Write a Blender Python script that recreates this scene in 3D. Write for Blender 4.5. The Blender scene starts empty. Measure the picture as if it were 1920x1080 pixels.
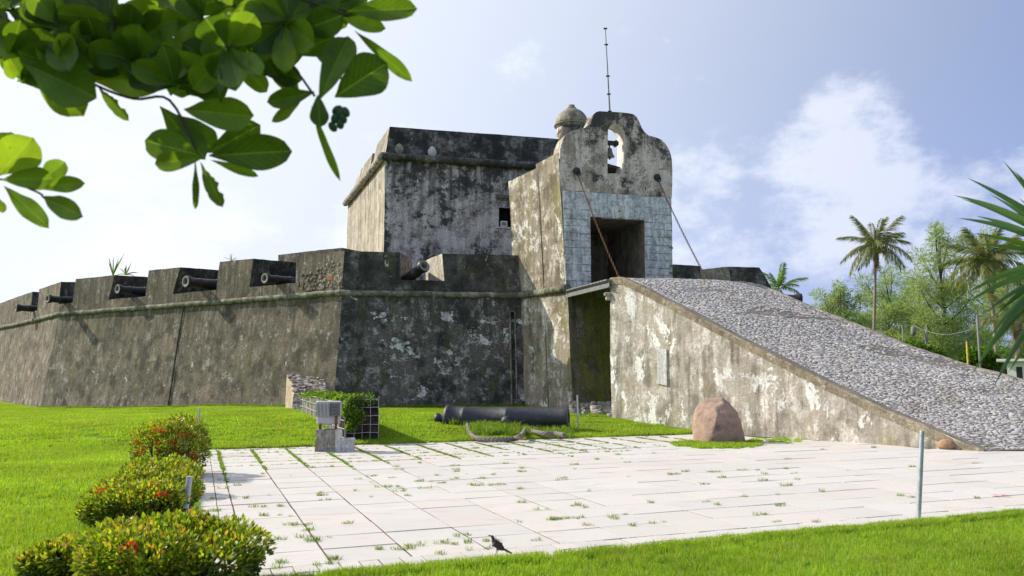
import bpy, bmesh, math, random
import numpy as np
from mathutils import Vector, Matrix, noise as mnoise
from mathutils.geometry import tessellate_polygon
random.seed(7); np.random.seed(7)
R = math.radians
scene = bpy.context.scene
COL = scene.collection

# ---------------------------------------------------------------- camera
LENS, SENS, EYE, PITCH = 28.0, 36.0, 1.6, R(6.23)
cam_data = bpy.data.cameras.new('camera'); cam = bpy.data.objects.new('camera', cam_data)
COL.objects.link(cam); scene.camera = cam
cam_data.lens = LENS; cam_data.sensor_width = SENS; cam_data.sensor_fit = 'HORIZONTAL'
cam_data.clip_start = 0.05; cam_data.clip_end = 5000
cam.location = (0, 0, EYE); cam.rotation_euler = (R(90) + PITCH, 0, 0)
cam_data.dof.use_dof = True; cam_data.dof.focus_distance = 27; cam_data.dof.aperture_fstop = 3.6

# ---------------------------------------------------------------- sun and sky
SUN_AZ, SUN_EL = 22.0, 33.0           # the sun stands to the left, a little beyond the fort
sdir = Vector((-math.cos(R(SUN_AZ)) * math.cos(R(SUN_EL)), math.sin(R(SUN_AZ)) * math.cos(R(SUN_EL)), math.sin(R(SUN_EL))))
sl = bpy.data.lights.new('sun', 'SUN'); so = bpy.data.objects.new('sun', sl); COL.objects.link(so)
sl.energy = 4.6; sl.angle = R(0.6); sl.color = (1.0, 0.93, 0.80)
so.rotation_euler = sdir.to_track_quat('Z', 'Y').to_euler(); so.location = (-30, 10, 30)

world = bpy.data.worlds.new('World'); scene.world = world; world.use_nodes = True
wn = world.node_tree.nodes; wl = world.node_tree.links; wn.clear()
def wnode(t, **kw):
    n = wn.new(t)
    for k, v in kw.items(): setattr(n, k, v)
    return n
def wmath(op, a, b=None, c=None, clamp=False):
    n = wnode('ShaderNodeMath', operation=op); n.use_clamp = clamp
    for i, v in enumerate((a, b, c)):
        if v is None: continue
        if isinstance(v, (int, float)): n.inputs[i].default_value = v
        else: wl.new(v, n.inputs[i])
    return n.outputs[0]
def wsmooth(v, lo, hi):
    n = wnode('ShaderNodeMapRange', interpolation_type='SMOOTHSTEP'); wl.new(v, n.inputs[0])
    n.inputs[1].default_value = lo; n.inputs[2].default_value = hi
    return n.outputs[0]
def wmix(f, a, b):
    n = wnode('ShaderNodeMix', data_type='RGBA')
    if isinstance(f, (int, float)): n.inputs[0].default_value = f
    else: wl.new(f, n.inputs[0])
    for i, v in ((6, a), (7, b)):
        if isinstance(v, tuple): n.inputs[i].default_value = (*v, 1)
        else: wl.new(v, n.inputs[i])
    return n.outputs[2]
wout = wnode('ShaderNodeOutputWorld'); wbg = wnode('ShaderNodeBackground')
SKY = 0.085
wbg.inputs[1].default_value = SKY
sky = wnode('ShaderNodeTexSky', sky_type='NISHITA'); sky.sun_disc = False
sky.sun_elevation = R(SUN_EL); sky.sun_rotation = math.atan2(sdir.x, sdir.y)
sky.air_density = 1.0; sky.dust_density = 1.2; sky.ozone_density = 2.0; sky.altitude = 0
tc = wnode('ShaderNodeTexCoord'); gen = tc.outputs['Generated']
def wdot(v):
    n = wnode('ShaderNodeVectorMath', operation='DOT_PRODUCT'); wl.new(gen, n.inputs[0]); n.inputs[1].default_value = Vector(v).normalized(); return n.outputs['Value']
def wnoise(scale, detail, rough, zs=1.8, off=(0, 0, 0)):
    m = wnode('ShaderNodeMapping'); m.inputs['Scale'].default_value = (1, 1, zs); m.inputs['Location'].default_value = off; wl.new(gen, m.inputs[0])
    n = wnode('ShaderNodeTexNoise'); n.inputs['Scale'].default_value = scale; n.inputs['Detail'].default_value = detail; n.inputs['Roughness'].default_value = rough
    wl.new(m.outputs[0], n.inputs['Vector']); return n.outputs['Fac']
sunward = wsmooth(wdot(sdir), -0.22, 0.92)        # hazy glow round the sun
big = wnoise(2.3, 8, .58, 2.0); fine = wnoise(7.0, 8, .65, 1.6, (3, 1, 2))
elev = wnode('ShaderNodeSeparateXYZ'); wl.new(gen, elev.inputs[0]); ez = elev.outputs[2]
low = wsmooth(ez, 0.42, 0.0)
body = wmath('ADD', wmath('MULTIPLY', big, .70), wmath('MULTIPLY', fine, .55))
# cumulus banks stand in a few directions of the sky, all the way round
banks = None
for (x, y, z, r0, r1, k) in ((.42, 1, .235, .9915, .9996, .19), (.455, 1, .33, .9962, .9998, .17), (.62, 1, .20, .988, .9998, .14), (.22, 1, .17, .988, .9998, .10),
                             (.03, 1, .39, .9975, .99995, .08), (-.55, 1, .16, .97, .9999, .12), (-.1, 1, .12, .98, .9999, .10),
                             (-1, -.6, .3, .95, .999, .2), (1, -.4, .25, .96, .999, .2), (1, .3, .3, .96, .999, .15), (0, -1, .35, .95, .999, .2), (-.9, .3, .5, .96, .999, .1)):
    b = wmath('MULTIPLY', wsmooth(wdot((x, y, z)), r0, r1), k)
    banks = b if banks is None else wmath('MAXIMUM', banks, b)
dens = wmath('ADD', wmath('ADD', body, banks), wmath('MULTIPLY', low, .04))
cl = wmath('MULTIPLY', wsmooth(dens, .71, .85), .82)
veil = wmath('ADD', .42, wmath('MULTIPLY', low, .42), None, True)
K = 1 / SKY
c1 = wmix(veil, sky.outputs[0], (0.29 * K, 0.38 * K, 0.70 * K))
lit = wmix(sunward, (0.61 * K, 0.65 * K, 0.80 * K), (0.84 * K, 0.85 * K, 0.89 * K))
c2 = wmix(cl, c1, lit)
c3 = wmix(wmath('MULTIPLY', sunward, .93), c2, (0.80 * K, 0.84 * K, 0.92 * K))
wl.new(c3, wbg.inputs[0]); wl.new(wbg.outputs[0], wout.inputs[0])

vs = scene.view_settings
vs.view_transform = 'Standard'; vs.look = 'None'; vs.exposure = 0.34; vs.gamma = 1.0; vs.use_curve_mapping = False
scene.render.engine = 'CYCLES'
scene.cycles.max_bounces = 6; scene.cycles.transparent_max_bounces = 8; scene.cycles.transmission_bounces = 3
scene.cycles.caustics_reflective = False; scene.cycles.caustics_refractive = False
try: scene.cycles.use_denoising = True
except Exception: pass

# ---------------------------------------------------------------- survey helpers: bearings of the 1920 x 1080 photograph turned into places
F = LENS / SENS * 1920
CA, SA = math.cos(PITCH), math.sin(PITCH)
def atY(px, py, Y):
    u, v = (px - 960) / F, (540 - py) / F
    k = Y / (CA - v * SA)
    return Vector((u * k, Y, EYE + k * (SA + v * CA)))
def atZ(px, py, z=0.0):
    u, v = (px - 960) / F, (540 - py) / F
    k = (z - EYE) / (SA + v * CA)
    return Vector((u * k, k * (CA - v * SA), z))
def on_wall(px, py, A, B):
    """where the bearing meets the upright plane through plan points A and B"""
    u, v = (px - 960) / F, (540 - py) / F
    d = Vector((u, CA - v * SA, SA + v * CA)); n = Vector((B[1] - A[1], -(B[0] - A[0]), 0))
    k = n.dot(Vector((A[0], A[1], 0))) / n.dot(d)
    return Vector((d.x * k, d.y * k, EYE + d.z * k))
def along(px, z, A, t):
    """distance along the plan line A + s t at height z where it crosses picture column px"""
    u = (px - 960) / F
    return (u * (A[1] * CA + (z - EYE) * SA) - A[0]) / (t[0] - u * t[1] * CA)
def V(*a): return Vector(a)

# ---------------------------------------------------------------- object helpers
def tag(o, label=None, cat=None, group=None, kind=None):
    if label: o['label'] = label
    if cat: o['category'] = cat
    if group: o['group'] = group
    if kind: o['kind'] = kind
    return o
def link(name, me, m=None, parent=None):
    o = bpy.data.objects.new(name, me); COL.objects.link(o)
    if m is not None and me is not None and not len(me.materials):
        for x in (m if isinstance(m, (list, tuple)) else [m]): me.materials.append(x)
    if parent is not None:
        o.parent = parent
        o.matrix_parent_inverse = PARENT_INV.get(parent.name, Matrix())
    return o
PARENT_INV = {}
def thing(name, label, cat, loc=(0, 0, 0), rz=0.0, group=None, local=False):
    """Empty at a thing's base. Unless local, its parts are given in world coordinates."""
    o = bpy.data.objects.new(name, None); COL.objects.link(o); o.location = loc; o.rotation_euler = (0, 0, rz)
    o.empty_display_size = .2
    if not local: PARENT_INV[o.name] = (Matrix.Translation(loc) @ Matrix.Rotation(rz, 4, 'Z')).inverted()
    return tag(o, label, cat, group)
def smooth(o, on=True):
    for p in o.data.polygons: p.use_smooth = on
    return o
def bm_obj(name, bm, m, parent=None, sm=False):
    me = bpy.data.meshes.new(name); bm.normal_update(); bm.to_mesh(me); bm.free()
    o = link(name, me, m, parent)
    if sm: smooth(o)
    return o
def np_mesh(name, verts, faces, mats=None, mat_idx=None, sm=False):
    verts = np.asarray(verts, dtype=np.float32); faces = np.asarray(faces, dtype=np.int32); k = faces.shape[1]
    me = bpy.data.meshes.new(name); me.vertices.add(len(verts)); me.vertices.foreach_set('co', verts.ravel())
    me.loops.add(faces.size); me.loops.foreach_set('vertex_index', faces.ravel())
    me.polygons.add(len(faces)); me.polygons.foreach_set('loop_start', np.arange(0, faces.size, k, dtype=np.int32))
    if mat_idx is not None: me.polygons.foreach_set('material_index', np.asarray(mat_idx, dtype=np.int32))
    if mats:
        for m in (mats if isinstance(mats, (list, tuple)) else [mats]): me.materials.append(m)
    me.update(calc_edges=True); me.validate()
    if sm:
        me.polygons.foreach_set('use_smooth', np.ones(len(faces), dtype=bool))
    return me
def copy_tree(o, parent=None):
    c = o.copy(); COL.objects.link(c)
    if parent is not None: c.parent = parent
    for ch in list(o.children): copy_tree(ch, c)
    return c
def wob(p, a=.030, b=.012):
    """weathered masonry: no surface is true; the same place always moves the same way"""
    n1 = mnoise.noise_vector(p * .55); n2 = mnoise.noise_vector(p * 3.1)
    return p + n1 * a + n2 * b
def quad_grid(bm, a, b, c, d, seg=.3, rough=(.030, .012), merge=None):
    """bilinear patch a-b-c-d (counter-clockwise seen from outside)"""
    nu = max(1, int(round(max((b - a).length, (c - d).length) / seg))); nv = max(1, int(round(max((d - a).length, (c - b).length) / seg)))
    nu = min(nu, 120); nv = min(nv, 60)
    g = []
    for j in range(nv + 1):
        t = j / nv; row = []
        for i in range(nu + 1):
            s = i / nu
            p = (a.lerp(b, s)).lerp(d.lerp(c, s), t)
            row.append(bm.verts.new(wob(p, *rough)))
        g.append(row)
    for j in range(nv):
        for i in range(nu): bm.faces.new((g[j][i], g[j][i + 1], g[j + 1][i + 1], g[j + 1][i]))
def hexa(bm, p, seg=.3, rough=(.030, .012), skip=()):
    """p: 0-3 bottom (counter-clockwise from above), 4-7 top; skip among 'bottom','top','0'..'3' """
    if 'bottom' not in skip: quad_grid(bm, p[3], p[2], p[1], p[0], seg, rough)
    if 'top' not in skip: quad_grid(bm, p[4], p[5], p[6], p[7], seg, rough)
    for i in range(4):
        if str(i) in skip: continue
        j = (i + 1) % 4
        quad_grid(bm, p[i], p[j], p[4 + j], p[4 + i], seg, rough)
def weld(bm, d=.002): bmesh.ops.remove_doubles(bm, verts=bm.verts, dist=d)
def tube_pts(bm, pts, rad, n=8, caps=True):
    """tube along points, rad number or list"""
    pts = [Vector(p) for p in pts]; rings = []
    if isinstance(rad, (int, float)): rad = [rad] * len(pts)
    prev = None
    for i, p in enumerate(pts):
        t = (pts[min(i + 1, len(pts) - 1)] - pts[max(i - 1, 0)]).normalized()
        if prev is None:
            x = t.orthogonal().normalized()
        else:
            x = (prev - t * prev.dot(t)).normalized()
        prev = x; y = t.cross(x)
        rings.append([bm.verts.new(p + (x * math.cos(2 * math.pi * k / n) + y * math.sin(2 * math.pi * k / n)) * rad[i]) for k in range(n)])
    for a, b in zip(rings, rings[1:]):
        for k in range(n): bm.faces.new((a[k], a[(k + 1) % n], b[(k + 1) % n], b[k]))
    if caps:
        bm.faces.new(list(reversed(rings[0]))); bm.faces.new(rings[-1])
    return rings
def lathe(bm, prof, n=24, M=Matrix(), cap0=True, cap1=True):
    """profile [(z, r)] turned about z"""
    rings = []
    for z, r in prof: rings.append([bm.verts.new(M @ Vector((r * math.cos(2 * math.pi * k / n), r * math.sin(2 * math.pi * k / n), z))) for k in range(n)])
    for a, b in zip(rings, rings[1:]):
        for k in range(n): bm.faces.new((a[k], a[(k + 1) % n], b[(k + 1) % n], b[k]))
    if cap0: bm.faces.new(list(reversed(rings[0])))
    if cap1: bm.faces.new(rings[-1])
def box(bm, lo, hi, M=Matrix(), bev=0.0):
    vs_ = [bm.verts.new(M @ Vector((x, y, z))) for z in (lo[2], hi[2]) for (x, y) in ((lo[0], lo[1]), (hi[0], lo[1]), (hi[0], hi[1]), (lo[0], hi[1]))]
    fs = [(3, 2, 1, 0), (4, 5, 6, 7), (0, 1, 5, 4), (1, 2, 6, 5), (2, 3, 7, 6), (3, 0, 4, 7)]
    faces = [bm.faces.new([vs_[i] for i in f]) for f in fs]
    if bev:
        es = list({e for f in faces for e in f.edges}); bmesh.ops.bevel(bm, geom=es, offset=bev, segments=1, affect='EDGES')
    return vs_

# ---------------------------------------------------------------- materials
class NT:
    def __init__(s, name):
        s.m = bpy.data.materials.new(name); s.m.use_nodes = True; s.t = s.m.node_tree; s.n = s.t.nodes; s.l = s.t.links
        s.n.clear(); s.out = s.n.new('ShaderNodeOutputMaterial')
        s.geo = s.n.new('ShaderNodeNewGeometry'); s.pos = s.geo.outputs['Position']; s.rpi = s.geo.outputs['Random Per Island']
    def setin(s, sock, v):
        if isinstance(v, (int, float)): sock.default_value = v
        elif isinstance(v, tuple): sock.default_value = (*v, 1) if len(v) == 3 and len(sock.default_value) == 4 else v
        else: s.l.new(v, sock)
    def math(s, op, a, b=0.0, clamp=False):
        n = s.n.new('ShaderNodeMath'); n.operation = op; n.use_clamp = clamp; s.setin(n.inputs[0], a); s.setin(n.inputs[1], b); return n.outputs[0]
    def noise(s, scale, detail=6, rough=.6, sc=(1, 1, 1), off=(0, 0, 0), vec=None, dist=0.0):
        m = s.n.new('ShaderNodeMapping'); m.inputs['Scale'].default_value = sc; m.inputs['Location'].default_value = off; s.l.new(vec or s.pos, m.inputs[0])
        n = s.n.new('ShaderNodeTexNoise'); n.inputs['Scale'].default_value = scale; n.inputs['Detail'].default_value = detail; n.inputs['Roughness'].default_value = rough
        n.inputs['Distortion'].default_value = dist
        s.l.new(m.outputs[0], n.inputs['Vector']); return n.outputs['Fac']
    def voro(s, scale, feature='F1', sc=(1, 1, 1), out='Distance', vec=None):
        m = s.n.new('ShaderNodeMapping'); m.inputs['Scale'].default_value = sc; s.l.new(vec or s.pos, m.inputs[0])
        n = s.n.new('ShaderNodeTexVoronoi'); n.feature = feature; n.inputs['Scale'].default_value = scale; s.l.new(m.outputs[0], n.inputs['Vector']); return n.outputs[out]
    def ramp(s, v, lo, hi, a=0.0, b=1.0, sm=True):
        n = s.n.new('ShaderNodeMapRange'); n.interpolation_type = 'SMOOTHSTEP' if sm else 'LINEAR'; s.setin(n.inputs[0], v)
        n.inputs[1].default_value = lo; n.inputs[2].default_value = hi; n.inputs[3].default_value = a; n.inputs[4].default_value = b; return n.outputs[0]
    def mix(s, f, a, b, mode='MIX'):
        n = s.n.new('ShaderNodeMix'); n.data_type = 'RGBA'; n.blend_type = mode; s.setin(n.inputs[0], f); s.setin(n.inputs[6], a); s.setin(n.inputs[7], b); return n.outputs[2]
    def scale(s, c, f):
        n = s.n.new('ShaderNodeVectorMath'); n.operation = 'SCALE'; s.setin(n.inputs[0], c); s.setin(n.inputs['Scale'], f); return n.outputs[0]
    def cramp(s, v, stops):
        n = s.n.new('ShaderNodeValToRGB'); e = n.color_ramp.elements
        while len(e) < len(stops): e.new(.5)
        for i, (p, c) in enumerate(stops): e[i].position = p; e[i].color = (*c, 1)
        s.l.new(v, n.inputs[0]); return n.outputs[0]
    def sep(s, v=None):
        n = s.n.new('ShaderNodeSeparateXYZ'); s.l.new(v or s.pos, n.inputs[0]); return n.outputs
    def bump(s, h, strength=.5, dist=.02):
        n = s.n.new('ShaderNodeBump'); n.inputs['Strength'].default_value = strength; n.inputs['Distance'].default_value = dist; s.l.new(h, n.inputs['Height']); return n.outputs[0]
    def bsdf(s, col, rough=.9, bump=None, metal=0.0, spec=.3, **kw):
        b = s.n.new('ShaderNodeBsdfPrincipled'); s.setin(b.inputs['Base Color'], col); s.setin(b.inputs['Roughness'], rough); s.setin(b.inputs['Metallic'], metal)
        s.setin(b.inputs['Specular IOR Level'], spec)
        if bump is not None: s.l.new(bump, b.inputs['Normal'])
        s.l.new(b.outputs[0], s.out.inputs[0]); s.b = b; return s.m

def plaster(name, base, light, dark, white, t_light=.5, t_dark=.5, t_white=.66, streak=.35, moss=None, t_moss=.6, seed=0, scale=1.0, top=None, speck=.35, zstreak=.3, base2=None, wscale=1.7, soft=.07, foot=None, band=None, wz=.62, drip=None):
    N = NT(name); o = (seed * 7.3, seed * 3.1, seed * 5.7)
    big = N.noise(.55 * scale, 5, .6, off=o); mid = N.noise(1.9 * scale, 10, .72, off=o); st = N.noise(1.6 * scale, 8, .7, sc=(1.6, 1.6, zstreak * .6), off=o)
    fin = N.noise(14, 6, .75, off=o); gr = N.noise(55, 3, .7); m2 = N.noise(wscale * scale, 9, .68, sc=(1, 1, wz), off=(o[1], o[2], o[0]), dist=.3)
    a = N.math('ADD', N.math('MULTIPLY', big, .5), N.math('MULTIPLY', mid, .5))
    col = N.mix(N.ramp(a, .42, .58), base, base2 or tuple(x * .72 for x in base))
    lm = N.math('ADD', N.math('MULTIPLY', mid, 1 - streak), N.math('MULTIPLY', st, streak)); lm = N.math('ADD', lm, N.math('MULTIPLY', N.math('SUBTRACT', fin, .5), .28))
    col = N.mix(N.ramp(lm, t_light - soft, t_light + soft), col, light)
    dk = N.math('ADD', N.math('MULTIPLY', N.noise(1.1 * scale, 10, .74, off=(o[2], o[0], o[1])), 1 - streak), N.math('MULTIPLY', N.noise(1.9 * scale, 8, .7, sc=(1.7, 1.7, zstreak * .5), off=(o[2], o[0], o[1])), streak))
    dk = N.math('ADD', dk, N.math('MULTIPLY', N.math('SUBTRACT', fin, .5), .34))
    z = N.sep()[2]
    if top:   # lichen black that creeps down from the exposed top edge
        for tt in top:
            dk = N.math('ADD', dk, N.ramp(z, tt[0], tt[1], 0.0, tt[2]))
    dmask = N.ramp(dk, t_dark - soft, t_dark + soft)
    col = N.mix(dmask, col, dark)
    if moss:
        mm = N.math('ADD', N.noise(.9, 8, .7, sc=(1.2, 1.2, .5), off=(o[1] + 9, 2, 4)), N.math('MULTIPLY', N.math('SUBTRACT', fin, .5), .2))
        if foot: mm = N.math('ADD', mm, N.ramp(z, foot[1], foot[0], 0.0, foot[2]))
        if band: mm = N.math('ADD', mm, N.math('MULTIPLY', N.ramp(z, band[0] - band[2], band[0], 0.0, 1.0), N.ramp(z, band[1] + band[2], band[1], 0.0, band[3])))
        col = N.mix(N.ramp(mm, t_moss - .06, t_moss + .08, 0.0, .85), col, moss)
    wv = N.math('ADD', m2, N.math('MULTIPLY', N.math('SUBTRACT', fin, .5), .16)); wmask = N.ramp(wv, t_white - .012, t_white + .018)
    col = N.mix(wmask, col, N.mix(N.ramp(gr, .3, .7), white, tuple(x * .8 for x in white)))
    pits = N.ramp(N.voro(9, vec=None), .02, .10, 0.45, 1.0)
    pits = N.math('MAXIMUM', pits, N.ramp(N.noise(3.3, 4, .6, off=o), .46, .54))
    shade = N.math('MULTIPLY', N.ramp(fin, .25, .75, 1 - speck, 1 + speck, False), N.ramp(gr, .25, .75, 1 - speck * .6, 1 + speck * .6, False))
    col = N.scale(col, N.math('MULTIPLY', shade, pits))
    run = N.noise(2.6, 6, .65, sc=(1.6, 1.6, .10), off=(o[0], 4, 8)); col = N.scale(col, N.ramp(run, .34, .66, .80, 1.14))
    if drip:
        dn = N.noise(3.2, 5, .62, sc=(1.7, 1.7, .07), off=(o[1], 1, 6)); col = N.mix(N.math('MULTIPLY', N.math('MULTIPLY', N.ramp(dn, .47, .60), N.ramp(z, drip[0], drip[1])), drip[2]), col, dark)
    h = N.math('ADD', N.math('MULTIPLY', mid, .8), N.math('MULTIPLY', fin, .5)); h = N.math('ADD', h, N.math('MULTIPLY', gr, .18)); h = N.math('ADD', h, N.math('MULTIPLY', wmask, .12)); h = N.math('SUBTRACT', h, N.math('MULTIPLY', dmask, .08)); h = N.math('ADD', h, N.math('MULTIPLY', pits, .25))
    return N.bsdf(col, .95, N.bump(h, .75, .05), spec=.15)

M = {}
M['left_face'] = plaster('weathered_brown_plaster', (.25, .208, .153), (.41, .375, .325), (.095, .084, .067), (.60, .58, .55), t_light=.565, t_dark=.535, t_white=.665, streak=.15, seed=1, base2=(.16, .135, .102), moss=(.15, .14, .07), t_moss=.62, speck=.6, scale=1.2, soft=.055, drip=(1.2, 4.7, .75))
M['right_face'] = plaster('black_stained_plaster', (.15, .145, .13), (.36, .35, .33), (.050, .051, .047), (.66, .65, .62), t_light=.555, t_dark=.54, t_white=.59, streak=.0, seed=2, moss=(.085, .088, .035), t_moss=.60, foot=(.3, 2.0, .05), speck=.8, wscale=.72, scale=1.3, soft=.05, wz=1.5, drip=(1.5, 4.7, .6))
M['parapet_dark'] = plaster('near_black_plaster', (.115, .112, .098), (.25, .245, .225), (.045, .046, .042), (.5, .5, .47), t_light=.56, t_dark=.5, t_white=.655, streak=.05, seed=3, moss=(.08, .08, .035), t_moss=.58, speck=.6)  # near-black base with sparse paler and mossy patches
M['cheek_dark'] = plaster('shade_dark_plaster', (.11, .10, .085), (.30, .29, .26), (.04, .04, .038), (.45, .43, .4), t_light=.57, t_dark=.50, t_white=.72, seed=4, speck=.6, scale=1.6)  # darker copy for the embrasure cheeks; their shade is put into the colour
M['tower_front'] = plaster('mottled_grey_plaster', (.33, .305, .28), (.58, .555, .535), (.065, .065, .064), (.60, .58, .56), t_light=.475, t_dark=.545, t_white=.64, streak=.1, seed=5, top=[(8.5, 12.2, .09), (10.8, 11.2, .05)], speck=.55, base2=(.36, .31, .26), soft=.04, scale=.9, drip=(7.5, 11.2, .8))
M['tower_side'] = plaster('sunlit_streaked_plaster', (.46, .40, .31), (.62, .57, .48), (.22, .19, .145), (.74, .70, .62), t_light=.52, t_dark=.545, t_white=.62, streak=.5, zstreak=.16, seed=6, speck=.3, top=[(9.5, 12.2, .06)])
M['gate_side'] = plaster('patchy_ochre_plaster', (.37, .32, .24), (.64, .60, .54), (.17, .145, .10), (.76, .74, .69), t_light=.54, t_dark=.53, t_white=.585, streak=.25, soft=.045, wscale=1.2, seed=7, moss=(.24, .22, .08), t_moss=.60, speck=.35)
M['gate_gable'] = plaster('stained_cream_plaster', (.40, .345, .285), (.66, .59, .51), (.080, .076, .070), (.60, .57, .52), t_light=.49, t_dark=.575, t_white=.66, streak=.15, seed=8, top=[(9.6, 11.0, .10)], speck=.4, soft=.035, scale=.85, drip=(8.4, 10.6, .55))
M['gate_stone'] = plaster('whitewashed_blue_grey_stone', (.42, .45, .47), (.70, .715, .72), (.25, .225, .19), (.74, .76, .76), t_light=.48, t_dark=.575, t_white=.57, streak=.3, seed=9, scale=2.5, speck=.28)
M['gate_low'] = plaster('mossy_green_plaster', (.17, .15, .10), (.30, .27, .22), (.06, .06, .04), (.42, .40, .36), t_light=.56, t_dark=.53, t_white=.70, streak=.4, seed=10, moss=(.17, .17, .03), t_moss=.50, speck=.5)
M['ramp_wall'] = plaster('peeling_tan_plaster', (.47, .425, .36), (.66, .625, .565), (.25, .222, .175), (.86, .84, .79), t_light=.53, t_dark=.535, t_white=.578, streak=.4, zstreak=.4, seed=11, moss=(.33, .29, .17), t_moss=.60, speck=.35, scale=1.25, soft=.045, wscale=1.15, base2=(.40, .355, .28))
M['ramp_end'] = plaster('peeling_tan_plaster_worn', (.42, .37, .28), (.58, .53, .43), (.22, .19, .12), (.80, .77, .7), t_light=.52, t_dark=.54, t_white=.66, streak=.6, seed=12, speck=.35)
M['coping'] = plaster('mossy_ochre_render', (.33, .28, .20), (.48, .43, .34), (.15, .13, .09), (.62, .58, .5), t_light=.60, t_dark=.56, t_white=.76, streak=.1, seed=13, speck=.5, scale=2)
M['cordon'] = plaster('mossy_moulding', (.30, .275, .215), (.43, .405, .34), (.12, .12, .09), (.55, .52, .46), t_light=.55, t_dark=.50, t_white=.76, streak=.0, seed=14, speck=.5, scale=2.4, moss=(.15, .15, .09), t_moss=.66)
M['lit_cheek'] = plaster('pale_lit_plaster', (.48, .43, .34), (.62, .58, .5), (.24, .21, .15), (.75, .72, .66), t_light=.5, t_dark=.56, t_white=.66, seed=15, speck=.3, scale=2)  # paler copy for cheeks facing the sun; sunlight put into the colour
M['white_reveal'] = plaster('sunlit_white_reveal', (.78, .75, .68), (.85, .82, .76), (.5, .44, .36), (.88, .86, .82), t_light=.5, t_dark=.66, t_white=.6, seed=16, speck=.12, scale=2)  # near-white reveal: the sun on its cheek is put into the colour
M['dome'] = plaster('grey_dome_plaster', (.36, .33, .26), (.50, .47, .39), (.15, .14, .11), (.6, .57, .5), t_light=.55, t_dark=.55, t_white=.72, seed=17, speck=.45, scale=2)
M['rubble'] = plaster('rubble_stone_mortar', (.40, .36, .31), (.56, .52, .47), (.16, .15, .13), (.66, .64, .6), t_light=.52, t_dark=.54, t_white=.66, seed=18, speck=.5, scale=4, streak=0)
M['buttress_side'] = plaster('pale_tan_render', (.50, .41, .29), (.60, .51, .39), (.28, .22, .15), (.74, .68, .58), t_light=.55, t_dark=.6, t_white=.7, seed=19, speck=.35, scale=2)
M['terrace'] = plaster('terrace_slab', (.20, .19, .16), (.3, .28, .24), (.08, .08, .07), (.4, .4, .38), seed=20)
M['concrete'] = plaster('lichened_concrete', (.33, .31, .26), (.46, .44, .38), (.14, .13, .11), (.62, .61, .58), t_light=.55, t_dark=.55, t_white=.68, seed=21, scale=6, speck=.5, streak=.5)
M['concrete_pale'] = plaster('pale_concrete', (.60, .59, .56), (.7, .69, .66), (.34, .34, .32), (.78, .77, .75), t_light=.5, t_dark=.6, t_white=.6, seed=22, scale=5, speck=.25)
M['wood_dark'] = plaster('old_dark_timber', (.060, .050, .040), (.10, .085, .07), (.022, .02, .018), (.14, .12, .10), t_light=.56, t_dark=.5, t_white=.74, streak=.1, seed=23, scale=5, speck=.5)
M['passage'] = plaster('shadowed_passage_plaster', (.30, .25, .19), (.42, .37, .30), (.14, .12, .10), (.34, .31, .27), t_light=.58, t_dark=.5, t_white=.72, seed=24, scale=2, speck=.4)

def ground_like(name, c0, c1, c2, sc=1.0, rough=.95, b=.5):
    N = NT(name); a = N.noise(.35 * sc, 5, .6); c = N.noise(6 * sc, 8, .7); f = N.noise(60 * sc, 3, .7)
    col = N.mix(N.ramp(a, .35, .65), c0, c1); col = N.mix(N.ramp(c, .45, .7), col, c2); col = N.scale(col, N.ramp(f, .2, .8, .6, 1.4, False))
    return N.bsdf(col, rough, N.bump(N.math('ADD', c, f), b, .03), spec=.1)
M['lawn'] = ground_like('lawn_turf', (.12, .22, .014), (.15, .25, .018), (.08, .15, .014))
M['rubble_warm'] = plaster('warm_rubble', (.34, .28, .22), (.50, .44, .37), (.13, .11, .09), (.6, .56, .5), t_light=.52, t_dark=.52, t_white=.68, seed=28, speck=.5, scale=5, streak=0)
M['soil'] = ground_like('distant_grass', (.10, .14, .03), (.13, .15, .05), (.07, .09, .02), .3)
M['bed'] = ground_like('dark_joint_bed', (.16, .125, .10), (.12, .095, .075), (.07, .065, .04), 2)
M['stone_mortar'] = ground_like('pale_facing_mortar', (.22, .21, .19), (.30, .28, .25), (.12, .11, .10), 3)

def slab_mat(name, base, seed=0, rnd=.10):
    N = NT(name); oi = N.n.new('ShaderNodeObjectInfo'); r = N.math('FRACT', N.math('ADD', oi.outputs['Random'], N.rpi)); r2 = N.math('FRACT', N.math('MULTIPLY', r, 7.31))
    a = N.noise(1.6, 9, .7, sc=(1, 3.2, 1), off=(seed, 2, 0)); f = N.noise(40, 5, .75, sc=(1, 2.2, 1)); g = N.noise(.5, 4, .6)
    col = N.mix(r2, base, (base[0] * 1.0, base[1] * .965, base[2] * .93)); col = N.scale(col, N.ramp(r, 0, 1, 1 - rnd, 1 + rnd * .4, False))
    col = N.mix(N.ramp(a, .53, .68, 0, .5), col, (.46, .39, .33)); col = N.mix(N.ramp(g, .52, .70, 0, .22), col, (.52, .47, .40))
    pit = N.ramp(N.noise(16, 6, .8, sc=(1, 2.6, 1)), .60, .68); col = N.mix(N.math('MULTIPLY', pit, N.ramp(a, .46, .56)), col, (.33, .28, .23))
    col = N.scale(col, N.ramp(f, .2, .8, .90, 1.06, False))
    return N.bsdf(col, .85, N.bump(N.math('SUBTRACT', f, pit), .25, .01), spec=.2)
M['slab'] = slab_mat('pale_travertine_slab', (.585, .56, .53), 0, .06)
M['paver'] = slab_mat('small_pale_paver', (.57, .545, .515), 4, .10)

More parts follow.
